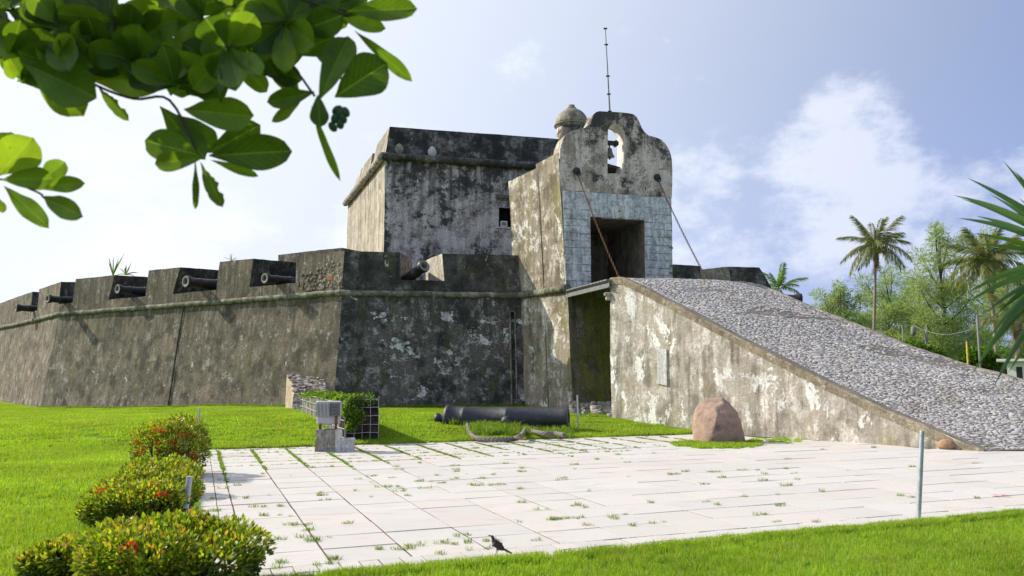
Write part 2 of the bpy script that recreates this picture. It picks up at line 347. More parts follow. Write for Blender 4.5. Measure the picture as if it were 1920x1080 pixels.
def foliage(name, cols, trans=.45, rough=.55, spec=.35, nsc=3.0, vein=False, dark=.7, patch=None):
    """cols: list of (position, colour) picked leaf by leaf"""
    N = NT(name); oi = N.n.new('ShaderNodeObjectInfo'); r = N.math('FRACT', N.math('ADD', oi.outputs['Random'], N.rpi))
    col = N.cramp(r, cols); nn = N.noise(nsc, 4, .6)
    if vein:
        tcn = N.n.new('ShaderNodeTexCoord'); sx = N.sep(tcn.outputs['Object']); ay = N.math('ABSOLUTE', sx[1]); rib = N.ramp(ay, .012, .03, 1, 0)
        ph = N.math('SUBTRACT', N.math('MULTIPLY', sx[0], 9.0), N.math('MULTIPLY', ay, 6.0)); sv = N.ramp(N.math('ABSOLUTE', N.math('SUBTRACT', N.math('FRACT', ph), .5)), .0, .07, .7, 0); rib = N.math('MAXIMUM', rib, sv)
        col = N.mix(N.math('MULTIPLY', rib, .4), col, (.24, .32, .08)); col = N.mix(N.ramp(N.noise(60, 3, .6), .70, .76), col, (.12, .07, .02))
    col = N.scale(col, N.ramp(nn, .3, .7, dark, 1.2, False))
    if patch: col = N.mix(N.ramp(N.noise(.45, 7, .68, off=(3, 9, 0)), .52, .66, 0, .55), col, patch); col = N.mix(N.ramp(N.noise(2.2, 5, .7, off=(1, 5, 0)), .60, .70, 0, .6), col, (patch[0] * 1.25, patch[1] * .95, patch[2] * 1.8))
    p = N.n.new('ShaderNodeBsdfPrincipled'); N.setin(p.inputs['Base Color'], col); p.inputs['Roughness'].default_value = rough; p.inputs['Specular IOR Level'].default_value = spec
    t = N.n.new('ShaderNodeBsdfTranslucent'); c2 = N.mix(1.0, col, (1.0, 1.0, .35), 'MULTIPLY'); N.l.new(N.scale(c2, 1.8), t.inputs[0])
    mx = N.n.new('ShaderNodeMixShader'); mx.inputs[0].default_value = trans; N.l.new(p.outputs[0], mx.inputs[1]); N.l.new(t.outputs[0], mx.inputs[2]); N.l.new(mx.outputs[0], N.out.inputs[0])
    return N.m
M['grass'] = foliage('lawn_blades', [(0, (.17, .28, .020)), (.45, (.24, .375, .028)), (.8, (.30, .42, .04)), (.95, (.36, .42, .08)), (1, (.42, .38, .16))], .42, .5, .3, .55, dark=.72, patch=(.27, .34, .06))
M['weed'] = foliage('weed_blades', [(0, (.10, .19, .02)), (.5, (.16, .26, .03)), (1, (.24, .30, .05))], .4, .5)
M['almond'] = foliage('almond_leaf', [(0, (.042, .085, .012)), (.4, (.075, .135, .015)), (.75, (.12, .195, .02)), (1, (.17, .25, .03))], .58, .38, .4, 9, vein=True)
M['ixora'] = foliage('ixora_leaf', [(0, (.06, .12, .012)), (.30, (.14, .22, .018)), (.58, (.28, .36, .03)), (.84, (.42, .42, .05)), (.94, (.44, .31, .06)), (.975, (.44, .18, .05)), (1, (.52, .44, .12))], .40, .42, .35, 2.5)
M['ixora_deep'] = foliage('ixora_shade_leaf', [(0, (.04, .08, .012)), (.6, (.08, .13, .015)), (1, (.15, .20, .02))], .3, .45, .3)  # darker copy for the low leaves, shade inside the bush put into the colour
M['bloom'] = foliage('red_bloom', [(0, (.50, .03, .015)), (1, (.62, .10, .03))], .3, .5)
M['casuarina'] = foliage('casuarina_needles', [(0, (.17, .23, .13)), (.5, (.24, .31, .17)), (1, (.31, .37, .20))], .5, .6, .2, .2, dark=.85)
M['palm'] = foliage('palm_leaflet', [(0, (.10, .15, .05)), (.5, (.17, .21, .07)), (.8, (.25, .25, .11)), (1, (.33, .28, .16))], .35, .4, .4)
M['palm_green'] = foliage('young_palm_leaflet', [(0, (.09, .17, .03)), (1, (.20, .30, .05))], .4, .4, .4)
M['palm_dead'] = foliage('dry_palm_leaflet', [(0, (.22, .17, .10)), (1, (.34, .27, .16))], .3, .7, .1)
M['yucca'] = foliage('yucca_blade', [(0, (.04, .10, .022)), (1, (.09, .18, .035))], .22, .33, .5, 2)
M['shrub'] = foliage('broad_shrub_leaf', [(0, (.05, .11, .02)), (.6, (.09, .18, .025)), (1, (.15, .25, .03))], .4, .5, .3, .6)
M['vine'] = foliage('vine_leaf', [(0, (.06, .14, .015)), (.6, (.13, .24, .02)), (1, (.24, .34, .04))], .4, .45, .3)

def simple(name, col, rough=.6, metal=0.0, nz=12, var=.25, b=.2, spec=.4, stain=None):
    N = NT(name); n = N.noise(nz, 6, .7); f = N.noise(nz * 6, 3, .7); c = N.scale(col if not isinstance(col, tuple) else N.mix(0.0, col, col), N.ramp(n, .3, .7, 1 - var, 1 + var, False))
    if stain: c = N.mix(N.ramp(N.noise(nz * .6, 8, .75, off=(3, 3, 3)), .54, .62), c, stain)
    return N.bsdf(c, N.ramp(n, .3, .7, rough * .8, min(1, rough * 1.2), False), N.bump(N.math('ADD', n, f), b, .01), metal, spec)
M['iron'] = simple('black_painted_iron', (.018, .019, .021), .45, 0, 10, .4, .5, .45)
M['iron_blue'] = simple('blue_black_painted_iron', (.030, .034, .044), .42, 0, 9, .4, .8, .5, stain=(.07, .07, .075))
M['rim'] = simple('worn_muzzle_metal', (.20, .20, .18), .7, 0, 20, .5, .4)
M['rust'] = simple('rusted_iron', (.16, .085, .045), .85, 0, 25, .5, .6, .2, stain=(.05, .03, .025))
M['rustbrown'] = simple('dull_brown_iron', (.12, .075, .055), .8, 0, 25, .4, .4, .2)
M['steel'] = simple('galvanised_steel', (.42, .46, .50), .45, .55, 14, .2, .1, .5)
M['steelgrey'] = simple('grey_painted_steel', (.19, .195, .19), .6, 0, 8, .25, .2, .3)
M['alu'] = simple('pale_aluminium', (.52, .52, .51), .55, .2, 20, .12, .1, .4)
M['white'] = simple('white_paint', (.78, .77, .74), .6, 0, 6, .08, .1)
M['bronze'] = simple('old_bronze', (.20, .17, .12), .5, .4, 20, .3, .2)
M['bark'] = simple('palm_bark', (.26, .22, .18), .9, 0, 5, .35, .6, .1)
M['darkbark'] = simple('dark_bark', (.07, .06, .05), .9, 0, 5, .35, .6, .1)
M['wood'] = simple('brown_gate_timber', (.12, .07, .045), .7, 0, 8, .4, .3)
M['boulder'] = simple('red_brown_boulder', (.35, .245, .185), .92, 0, 4.5, .32, 1.0, .12, stain=(.21, .155, .13))
M['redstone'] = simple('small_red_stone', (.36, .22, .13), .85, 0, 12, .35, .8, .2)
M['rope'] = simple('weathered_rope', (.22, .20, .17), .95, 0, 30, .4, .7, .1)
M['fruit'] = simple('green_fruit', (.02, .06, .02), .4, 0, 20, .3, .1)
M['coconut'] = simple('orange_coconut', (.50, .30, .06), .6, 0, 10, .4, .2)
M['feather'] = simple('dark_brown_feather', (.035, .028, .022), .5, 0, 30, .3, .3)
M['feather_light'] = simple('buff_feather', (.12, .09, .055), .6, 0, 30, .3, .3)
M['yellow'] = simple('yellow_post_paint', (.50, .36, .06), .7, 0, 8, .2)
M['pink'] = simple('pink_petal', (.65, .12, .25), .6, 0, 8, .2)
M['brick'] = simple('orange_brick', (.42, .17, .09), .9, 0, 14, .35, .5, .2)
M['cobble'] = None
def cobble_mat():
    N = NT('grey_cobble'); oi = N.n.new('ShaderNodeObjectInfo'); r = N.math('FRACT', N.math('ADD', oi.outputs['Random'], N.rpi))
    col = N.cramp(r, [(0, (.28, .265, .255)), (.15, (.40, .38, .365)), (.5, (.52, .495, .475)), (.85, (.63, .60, .575)), (.94, (.46, .38, .32)), (1, (.34, .31, .29))])
    n = N.noise(18, 6, .7); g = N.noise(.6, 5, .65); col = N.mix(N.ramp(g, .54, .68, 0, .6), col, (.30, .26, .205)); col = N.scale(col, N.ramp(n, .3, .7, .72, 1.2, False))
    return N.bsdf(col, .9, N.bump(n, .5, .02), spec=.2)
M['cobble'] = cobble_mat()
M['mortar'] = ground_like('ramp_mortar', (.27, .245, .215), (.20, .18, .155), (.11, .10, .09), 3.0)
# ================================================================ GROUND
D1 = Vector((-.365, .931, 0)).normalized(); D2 = Vector((D1.y, -D1.x, 0))     # paving grid: away, across
B0, B1, A0, A1 = 6.60, 18.62, 0.05, 27.0
def ab(a, b, z=0.0): return D2 * a + D1 * b + Vector((0, 0, z))
def ss(x): x = max(0, min(1, x)); return x * x * (3 - 2 * x)
def lawn_h(x, y):
    b = x * D1.x + y * D1.y; a = x * D2.x + y * D2.y
    h = .36 * ss((b - B1 + .2) / 6.5) * (1 - 1.15 * ss((-x - 7) / 17)) * (1 - ss((x - 9) / 6))
    e = 0.0
    if b > B1 and a > A0: e = .05 * ss((b - B1) / .25)
    if a < A0: e = .03 * ss((A0 - a) / .3)
    if b < B0: e = .02 * ss((B0 - b) / .2)
    return h + e + mnoise.noise(Vector((x * .35, y * .35, 0))) * .03 * ss((abs(b - B1) + .0) / 2) - .01
bm = bmesh.new()
g = [bm.verts.new(p) for p in ((-3000, -1500, -.9), (3000, -1500, -.9), (3000, 4000, -.9), (-3000, 4000, -.9))]; bm.faces.new(g)
tag(bm_obj('ground', bm, M['soil']), kind='structure')
def frange(a, b, st):
    n = max(1, int(round((b - a) / st))); return [a + (b - a) * i / n for i in range(n + 1)]
aa = frange(-60, -12, 2.0)[:-1] + frange(-12, A0, .35)[:-1] + frange(A0, 30, .5)[:-1] + frange(30, 90, 4)
bb = frange(-30, 2, 2)[:-1] + frange(2, B0, .25)[:-1] + frange(B0, B1, .6)[:-1] + frange(B1, 32, .4)[:-1] + frange(32, 110, 3)
bm = bmesh.new(); grid = {}
for i, a in enumerate(aa):
    for j, b in enumerate(bb):
        p = ab(a, b); far = ss((p.y - 50) / 30); grid[i, j] = bm.verts.new((p.x, p.y, lawn_h(p.x, p.y) * (1 - far) - .0 * far))
for i in range(len(aa) - 1):
    for j in range(len(bb) - 1):
        ca, cb = (aa[i] + aa[i + 1]) / 2, (bb[j] + bb[j + 1]) / 2
        if A0 < ca < 29.9 and B0 < cb < B1: continue
        bm.faces.new((grid[i, j], grid[i + 1, j], grid[i + 1, j + 1], grid[i, j + 1]))
tag(bm_obj('lawn', bm, M['lawn'], sm=True), kind='structure')

# ---- paving: slabs and small border pavers, each a piece
R0 = atZ(1143, 797, 0); R0 = V(3.10, 25.3, 0); R1 = atZ(1845, 846.5, 0)
rt = (R1 - R0).normalized(); rn = V(rt.y, -rt.x, 0)         # along the ramp wall; outward (left, to the viewer)
if rn.x > 0: rn = -rn
paving = bpy.data.objects.new('paving', None); COL.objects.link(paving); tag(paving, kind='structure')
bm = bmesh.new()
q = [bm.verts.new(p) for p in (ab(A0, B0, -.0075), ab(30, B0, -.0075), ab(30, B1, -.0075), ab(A0, B1, -.0075))]; bm.faces.new(q)
bm_obj('joint_bed', bm, M['bed'], paving)
def under_ramp(p):
    return (p - R0).dot(rn) < -.25 and p.y > 17.6 + .28 * (p.x - 9.9)
EDGE = bmesh.new(); box(EDGE, (0, -.05, -.1), (30, 0, -.002), Matrix.Translation(ab(A0, B0)) @ Matrix.Rotation(math.atan2(D2.y, D2.x), 4, 'Z'))
box(EDGE, (-.05, 0, -.1), (0, B1 - B0, -.002), Matrix.Translation(ab(A0, B0)) @ Matrix.Rotation(math.atan2(D2.y, D2.x), 4, 'Z'))
bm_obj('edging', EDGE, M['concrete'], paving)
acol = [A0 + .01, .285, .46, 1.13] + [1.84 + .725 * i for i in range(0, 38)]
brow = [B0 + .01, B0 + .255, B0 + .505]; b = B0 + .505
rr = random.Random(3)
while b < B1 - .75: b += rr.choice((.55, .58, .62, .66)); brow.append(b)
brow[-1] = B1 - .42; brow.append(B1 - .01)
slabs = []     # centre a,b, size, kind
BOULDER = atZ(1354, 830, 0)
for j in range(len(brow) - 1):
    b0, b1 = brow[j], brow[j + 1]
    border = j < 2 or j == len(brow) - 2
    if border:
        a = A0 + .01
        while a < A1:
            w = rr.uniform(.17, .20) * (1 if a < 10 else 2); slabs.append((a, a + w, b0, b1, 'paver')); a += w
    else:
        i = 0
        # the two narrow columns at the left are laid in short courses
        for (ca, cb) in ((acol[0], acol[1]), (acol[1], acol[2])):
            h = (b1 - b0) / 2
            for k in range(2): slabs.append((ca, cb, b0 + k * h, b0 + (k + 1) * h, 'paver'))
        i = 2
        while i < len(acol) - 1:
            n = 1 if acol[i] < 11 or rr.random() < .5 else 2
            n = min(n, len(acol) - 1 - i)
            slabs.append((acol[i], acol[i + n], b0, b1, 'paving_slab')); i += n
good = []
for s in slabs:
    c = ab((s[0] + s[1]) / 2, (s[2] + s[3]) / 2)
    if under_ramp(c): continue
    if (c - BOULDER).length < .75 or (ab(1, 0).normalized().dot(c - BOULDER) < 0 and abs((c - BOULDER).dot(D1)) < .42 and (c - BOULDER).length < 1.1): continue
    size = (s[1] - s[0]) * (s[3] - s[2])
    vis = -35 < math.degrees(math.atan2(c.x, c.y)) < 34.5
    good.append((0 if vis else 1, (c.length ** 3) / size, s, c))
good.sort(key=lambda t: (t[0], t[1]))
def slab_bm(bm, w, h, M4, rnd):
    g_ = .0055; gx = .011 if w > .5 else .006; t = .045; z = rnd.uniform(-.004, .004); c = .0012
    x0, x1, y0, y1 = -w / 2 + gx, w / 2 - gx, -h / 2 + g_, h / 2 - g_
    def jj(): return rnd.uniform(-.003, .003)
    lo = [(x0, y0), (x1, y0), (x1, y1), (x0, y1)]; lo = [(x + jj(), y + jj()) for x, y in lo]
    tilt = [rnd.uniform(-.002, .003) for _ in range(4)]
    vb = [bm.verts.new(M4 @ V(x, y, -t)) for x, y in lo]
    vm = [bm.verts.new(M4 @ V(x, y, z - c + tilt[i])) for i, (x, y) in enumerate(lo)]
    vt = [bm.verts.new(M4 @ V(x - math.copysign(c, x), y - math.copysign(c, y), z + tilt[i])) for i, (x, y) in enumerate(lo)]
    for A_, B_ in ((vb, vm), (vm, vt)):
        for k in range(4): bm.faces.new((A_[k], A_[(k + 1) % 4], B_[(k + 1) % 4], B_[k]))
    bm.faces.new(vt)
rz2 = math.atan2(D2.y, D2.x); rest = bmesh.new()
for k, (_, _, s, c) in enumerate(good):
    M4 = Matrix.Rotation(0, 4, 'Z'); w, h = s[1] - s[0], s[3] - s[2]
    if k < 300:
        bm = bmesh.new(); slab_bm(bm, w, h, Matrix(), rr)
        o = bm_obj(s[4], bm, M['slab' if s[4] == 'paving_slab' else 'paver'], paving); o.location = c; o.rotation_euler.z = rz2
    else: slab_bm(rest, w, h, Matrix.Translation(c) @ Matrix.Rotation(rz2, 4, 'Z'), rr)
tag(bm_obj('outer_slabs', rest, M['slab'], paving), kind='stuff')

# ================================================================ THE FORT
HC = 4.68; SILL = 5.22; TOPZ = 6.42; BASE = -.45
C1 = V(-6.40, 29.86, 0); C2 = V(0.354, 31.07, 0); G0 = atY(1063, 545, 28.2); G0.z = 0
C0 = V(-23.2, 40.7, 0); CM = V(-35.5, 54.5, 0)
f1 = (C0 - C1).normalized(); f2 = (C2 - C1).normalized(); f0 = (CM - C0).normalized()
def outn(t, toward=V(0, 0, 0), at=None):
    n = V(t.y, -t.x, 0)
    return n if n.dot(toward - at) > 0 else -n
n1 = outn(f1, at=C1); n2 = outn(f2, at=C1); n0 = outn(f0, at=C0)
def corner_off(p, na, nb, b):
    d = na.x * nb.y - na.y * nb.x
    return p + V((nb.y - na.y) * b / d, (na.x - nb.x) * b / d, 0)
def z_(p, z): return V(p.x, p.y, z)
bastion = thing('fort_bastion', 'low angular stone bastion with cannon embrasures running left of the gatehouse, black-stained and brown plaster', 'fort', (C1.x, C1.y, .3))
BAT = .62
def P0(p, off=0.0, z=0.0): return V(p.x, p.y, z)
offb = {'CM': CM + n0 * BAT, 'C0': corner_off(C0, n0, n1, BAT), 'C1': corner_off(C1, n1, n2, BAT), 'C2': C2 + n2 * BAT}
# wall faces (battered), each face its own part
def face(name, A, B, Ab, Bb, mat, label=None, z0=BASE, z1=HC):
    bm = bmesh.new(); quad_grid(bm, z_(Ab, z0), z_(Bb, z0), z_(B, z1), z_(A, z1), .28, (.035, .014))
    o = bm_obj(name, bm, mat, bastion, True)
    if label: o['label'] = label
    return o
face('wall_face', CM, C0, offb['CM'], offb['C0'], M['left_face'], 'farthest brown wall face at the left edge')
# the long face is split at the drain slot
SLOT = .0
sA = along(345, HC - .3, C1, f1); slotp = C1 + f1 * sA
def off_at(s, z): return C1 + f1 * s + n1 * (BAT * (HC - z) / (HC - BASE))
def long_face(s0, s1, z0=BASE, z1=HC, dn=0.0):
    bm = bmesh.new()
    quad_grid(bm, z_(off_at(s1, z0) + n1 * dn, z0), z_(off_at(s0, z0) + n1 * dn, z0), z_(off_at(s0, z1) + n1 * dn, z1), z_(off_at(s1, z1) + n1 * dn, z1), .28, (.035, .014))
    return bm
bm = bmesh.new()
w0, w1 = sA - .055, sA + .055; L1 = (C0 - C1).length
def strip(bm, Pa, Pb, Pc, Pd, seg=.28): quad_grid(bm, Pa, Pb, Pc, Pd, seg, (.035, .014))
def wp(s, z, dn=0.0, corner=None):
    if corner is not None:
        cc, oo = corner; k = (HC - z) / (HC - BASE); p = cc.lerp(oo, k); return z_(p, z)
    return z_(off_at(s, z) + n1 * dn, z)
cC1 = (C1, offb['C1']); cC0 = (C0, offb['C0'])
strip(bm, wp(0, BASE) if 0 else wp(w0, BASE), wp(0, BASE, 0, cC1), wp(0, HC, 0, cC1), wp(w0, HC))
strip(bm, wp(0, BASE, 0, cC0), wp(w1, BASE), wp(w1, HC), wp(0, HC, 0, cC0))
for sa, sb, da, db in ((w1, w1, 0, -.14), (w1, w0, -.14, -.14), (w0, w0, -.14, 0)):
    strip(bm, wp(sa, BASE, da), wp(sb, BASE, db), wp(sb, HC, db), wp(sa, HC, da))
o = bm_obj('wall_face', bm, M['left_face'], bastion, True); o['label'] = 'long brown left wall face with a narrow drain slot'
bm = bmesh.new()
for s in (w0 - .03, w1 + .03): tube_pts(bm, [wp(s, z, .0) for z in frange(.0, HC - .35, .4)], .03, 6)
bm_obj('drain_surround', bm, M['cordon'], bastion, True)
# right, dark face with gutter slot
L2 = (C2 - C1).length
def rp(s, z, dn=0.0):
    k = (HC - z) / (HC - BASE); p = C1 + f2 * s + n2 * (BAT * k + dn); return z_(p, z)
sB = along(960, 3.6, C1, f2); u0, u1 = sB - .07, sB + .07; ZT = 4.05
bm = bmesh.new()
strip(bm, wp(0, BASE, 0, cC1), rp(u0, BASE), rp(u0, HC), wp(0, HC, 0, cC1))
strip(bm, rp(u1, BASE), rp(L2 + .5, BASE), rp(L2 + .5, HC), rp(u1, HC))
strip(bm, rp(u0, ZT), rp(u1, ZT), rp(u1, HC), rp(u0, HC))
for sa, sb, da, db in ((u0, u0, 0, -.16), (u0, u1, -.16, -.16), (u1, u1, -.16, 0)):
    strip(bm, rp(sa, BASE, da), rp(sb, BASE, db), rp(sb, ZT, db), rp(sa, ZT, da))
strip(bm, rp(u0, ZT, -.16), rp(u1, ZT, -.16), rp(u1, ZT), rp(u0, ZT))
o = bm_obj('wall_face', bm, M['right_face'], bastion, True); o['label'] = 'black-stained wall face beside the gatehouse'
bm = bmesh.new()
for s in (u0 - .03, u1 + .03): tube_pts(bm, [rp(s, z, .02) for z in frange(.2, ZT, .4)], .035, 6)
tube_pts(bm, [rp(sB + .10 * math.cos(t), ZT + .10 * math.sin(t), .02) for t in frange(math.pi, 0, .4)], .035, 6)
bm_obj('gutter_rim', bm, M['cordon'], bastion, True)
# rounded string course
def cordon(pts, r, parent, name='cordon', m=None):
    bm = bmesh.new(); full = []
    for a, b in zip(pts, pts[1:]):
        n = max(2, int((b - a).length / .35)); full += [a.lerp(b, i / n) for i in range(n)]
    full.append(pts[-1]); full = [p + mnoise.noise_vector(p * .55) * .03 + mnoise.noise_vector(p * 2) * .018 for p in full]
    tube_pts(bm, full, [r * (1 + .14 * mnoise.noise(p * 2.3)) for p in full], 10)
    return bm_obj(name, bm, m or M['cordon'], parent, True)
cordon([z_(CM + n0 * .03, HC), z_(corner_off(C0, n0, n1, .03), HC), z_(corner_off(C1, n1, n2, .03), HC), z_(C2 + n2 * .03 + f2 * .12, HC)], .118, bastion)
# parapet band between string course and sills
LEAN = .05
def par(A, t, n, s, z, dn=0.0): return z_(A + t * s + n * (-(z - HC) * LEAN + dn), z)
TH = 2.3
def band(A, t, n, s0, s1, z0, z1, mat, th=TH, name='parapet', lab=None):
    bm = bmesh.new()
    p = [par(A, t, n, s0, z0), par(A, t, n, s1, z0), par(A, t, n, s1, z0, -th), par(A, t, n, s0, z0, -th)]
    qd = [par(A, t, n, s0, z1), par(A, t, n, s1, z1), par(A, t, n, s1, z1, -th), par(A, t, n, s0, z1, -th)]
    if (p[1] - p[0]).cross(p[2] - p[1]).z < 0: p.reverse(); qd.reverse()
    hexa(bm, p + qd, .28, (.035, .014), ('bottom',)); o = bm_obj(name, bm, mat, bastion, True)
    if lab: o['label'] = lab
    return o
band(CM, f0, n0, 0, (C0 - CM).length if 0 else 0.01, HC, SILL, M['left_face']) if 0 else None
band(C0, f0, n0, 0, (CM - C0).length, HC, SILL, M['left_face'])
band(C1, f1, n1, .02, L1 - .02, HC, SILL, M['left_face'], lab='brown parapet band below the embrasures of the long face')
band(C1, f2, n2, .02, L2 + .6, HC, SILL, M['parapet_dark'], lab='black parapet band beside the gatehouse')
# merlons: (px of left edge at sill, at top ; right edge) from the survey
def merlon(A, t, n, sL0, sL1, sR0, sR1, splayL, splayR, mat, zt=TOPZ, th=TH, cheek=True, lab=None, zb=None):
    """sL*: left end at sill/top, sR*: right end, distance along the face; splay: how far the cheek runs back into the merlon"""
    zb = SILL if zb is None else zb
    sg = 1 if (sR0 - sL0) > 0 else -1
    b = [par(A, t, n, sL0, zb), par(A, t, n, sR0, zb), par(A, t, n, sR0 - sg * -splayR, zb, -th), par(A, t, n, sL0 + sg * -splayL, zb, -th)]
    tp = [par(A, t, n, sL1, zt), par(A, t, n, sR1, zt), par(A, t, n, sR1 - sg * -splayR, zt + .05, -th), par(A, t, n, sL1 + sg * -splayL, zt + .05, -th)]
    bm = bmesh.new(); hexa(bm, b + tp, .24, (.035, .014), ('bottom', '1', '3'))
    o = bm_obj('merlon', bm, mat, bastion, True)
    if lab: o['label'] = lab
    bm = bmesh.new(); p = b + tp
    for i in (1, 3):
        j = (i + 1) % 4; bm = bmesh.new(); quad_grid(bm, p[i], p[j], p[4 + j], p[4 + i], .24, (.035, .014))
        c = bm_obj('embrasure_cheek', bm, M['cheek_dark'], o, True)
    return o, c
S1 = lambda px, z: along(px, z, C1, f1)
S0 = lambda px, z: along(px, z, C0, f0)
S2 = lambda px, z: along(px, z, C1, f2)
ZT = TOPZ
ml = []
# each: left end px (bottom, top), right end px (bottom, top)
for (lb, lt, rb, rt_) in ((405, 409, 466, 471.6), (272, 276, 323, 334.7), (135, 139, 201, 211.5)):
    ml.append(merlon(C1, f1, n1, S1(lb, SILL), S1(lt, ZT), S1(rb, SILL), S1(rt_, ZT), .38, .38, M['left_face']))
# corner merlon: L-shaped round the salient
tipb = z_(corner_off(C1, n1, n2, -(SILL - HC) * LEAN), SILL); tipt = z_(corner_off(C1, n1, n2, -(TOPZ - HC) * LEAN), TOPZ)
def poly_prism(bot, top, mat, name='merlon', parent=None, seg=.26, rough=(.035, .014)):
    bm = bmesh.new(); n = len(bot)
    for i in range(n): j = (i + 1) % n; quad_grid(bm, bot[i], bot[j], top[j], top[i], seg, rough)
    f = tessellate_polygon([top])
    vv = [bm.verts.new(wob(p, *rough)) for p in top]
    for a, b, c in f:
        fc = (vv[a], vv[b], vv[c])
        nrm = (top[b] - top[a]).cross(top[c] - top[a])
        bm.faces.new(fc if nrm.z > 0 else fc[::-1])
    return bm_obj(name, bm, mat, parent, True)
TC = 6.30
bl = par(C1, f1, n1, S1(554, SILL), SILL); tl = par(C1, f1, n1, S1(552, TC), TC); bl2 = par(C1, f1, n1, S1(554, SILL) - .35, SILL, -TH); tl2 = par(C1, f1, n1, S1(552, TC) - .35, TC, -TH)
br = par(C1, f2, n2, S2(748, SILL), SILL); tr = par(C1, f2, n2, S2(750, TC), TC); br2 = par(C1, f2, n2, S2(748, SILL) + .62, SILL, -TH); tr2 = par(C1, f2, n2, S2(750, TC) + .58, TC, -TH)
inn = C1 - n1 * TH - n2 * TH * .7
bmA = bmesh.new()
quad_grid(bmA, bl, tipb, z_(tipt, TC), tl, .26, (.035, .014)); oA = bm_obj('merlon', bmA, M['left_face'], bastion, True); oA['label'] = 'big corner merlon, its plaster fallen off in patches'
bmB = bmesh.new(); quad_grid(bmB, tipb, br, tr, z_(tipt, TC), .26, (.035, .014)); quad_grid(bmB, bl2, bl, tl, tl2, .26, (.035, .014))
quad_grid(bmB, tl, z_(tipt, TC), z_(inn, TC), tl2, .3, (.035, .014)); quad_grid(bmB, z_(tipt, TC), tr, tr2, z_(inn, TC), .3, (.035, .014)); quad_grid(bmB, br2, bl2, tl2, tr2, .4, (.035, .014))
oB = bm_obj('shaded_side', bmB, M['parapet_dark'], oA, True)
bmC = bmesh.new(); quad_grid(bmC, br, br2, tr2, tr, .26, (.035, .014)); bm_obj('embrasure_cheek', bmC, M['rubble_warm'], oA, True)
# raised traverse just behind the first embrasure of the long face
tA = atY(520, 520, 35.2); tB = atY(640, 520, 33.2)
tA.z = tB.z = SILL - .3; dxy = (tB - tA).normalized(); nn_ = V(-dxy.y, dxy.x, 0)
ztrav = atY(560, 473.5, 34.5).z
bot = [tA, tB, tB + nn_ * 2.2, tA + nn_ * 2.2]; top = [z_(p, ztrav) for p in bot]; top[0] = top[0] + V(.0, 0, 0)
poly_prism(bot, top, M['left_face'], 'traverse', bastion)
# merlon to the right of the right-face embrasure, with its sunlit cheek
sL, sLt, sR, sRt = S2(833, SILL), S2(829, TC), L2 + .62, L2 + .15
b = [par(C1, f2, n2, sL, SILL), par(C1, f2, n2, sR, SILL), par(C1, f2, n2, sR, SILL, -TH), par(C1, f2, n2, sL - .55, SILL, -TH)]
t_ = [par(C1, f2, n2, sLt, TC), par(C1, f2, n2, sRt, TC), par(C1, f2, n2, sRt, TC, -TH), par(C1, f2, n2, sLt - .5, TC, -TH)]
bm = bmesh.new(); hexa(bm, b + t_, .26, (.035, .014), ('bottom', '3')); om = bm_obj('merlon', bm, M['parapet_dark'], bastion, True); om['label'] = 'black merlon butting against the gatehouse wall'
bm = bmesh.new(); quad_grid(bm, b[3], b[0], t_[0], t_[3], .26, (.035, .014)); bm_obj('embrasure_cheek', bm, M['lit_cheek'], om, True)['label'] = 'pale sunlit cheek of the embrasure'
# merlon on the far-left face
for (lb, lt, rb, rt_) in ((69, 70.5, 108, 112), (-22, -20, 55, 58)):
    sl, slt, sr, srt = S0(lb, SILL), S0(lt, ZT), S0(rb, SILL), S0(rt_, ZT)
    if rb == 108: sr = srt = 0.35
    ml.append(merlon(C0, f0, n0, sl, slt, sr, srt, .38, .38, M['left_face']))
# terreplein
bm = bmesh.new()
pl = [C1 - n1 * .5 - n2 * .5, C2 - n2 * .5, V(4, 31.4, 0), z_(atY(1270, 545, 34.6), 0), z_(atY(1435, 545, 36.4), 0), V(16, 60, 0), V(-20, 62, 0), CM - n0 * .5, C0 - n0 * .5 - n1 * .1]
vv = [bm.verts.new(z_(p, 5.0)) for p in pl]; bm.faces.new(vv)
bm_obj('terreplein', bm, M['terrace'], bastion)
# right part of the fort beyond the gatehouse
RA = atY(1240, 520, 34.0); RB = atY(1452, 545, 35.6); RA.z = RB.z = 0; fr = (RB - RA).normalized(); nr = outn(fr, at=RA)
fr2 = V(.50, .87, 0).normalized(); nr2 = V(fr2.y, -fr2.x, 0)
SR = lambda px, z: along(px, z, RA, fr)
RBo = corner_off(RB, nr, nr2, BAT)
bm = bmesh.new(); quad_grid(bm, z_(RA + nr * BAT, BASE), z_(RBo, BASE), z_(RB, HC), z_(RA, HC), .5)
quad_grid(bm, z_(RA, HC), z_(RB, HC), par(RA, fr, nr, (RB - RA).length, SILL), par(RA, fr, nr, 0, SILL), .5)
RE = RB + fr2 * 18
quad_grid(bm, z_(RBo, BASE), z_(RE + nr2 * BAT, BASE), z_(RE, HC), z_(RB, HC), .6); quad_grid(bm, z_(RB, HC), z_(RE, HC), z_(RE, SILL), par(RA, fr, nr, (RB - RA).length, SILL), .6)
bm_obj('wall_face', bm, M['right_face'], bastion, True)['label'] = 'black wall face hidden behind the entry ramp'
cordon([z_(RA + nr * .03, HC), z_(corner_off(RB, nr, nr2, .03), HC), z_(RE + nr2 * .03, HC)], .118, bastion)
zr = atY(1290, 495, 34.1).z
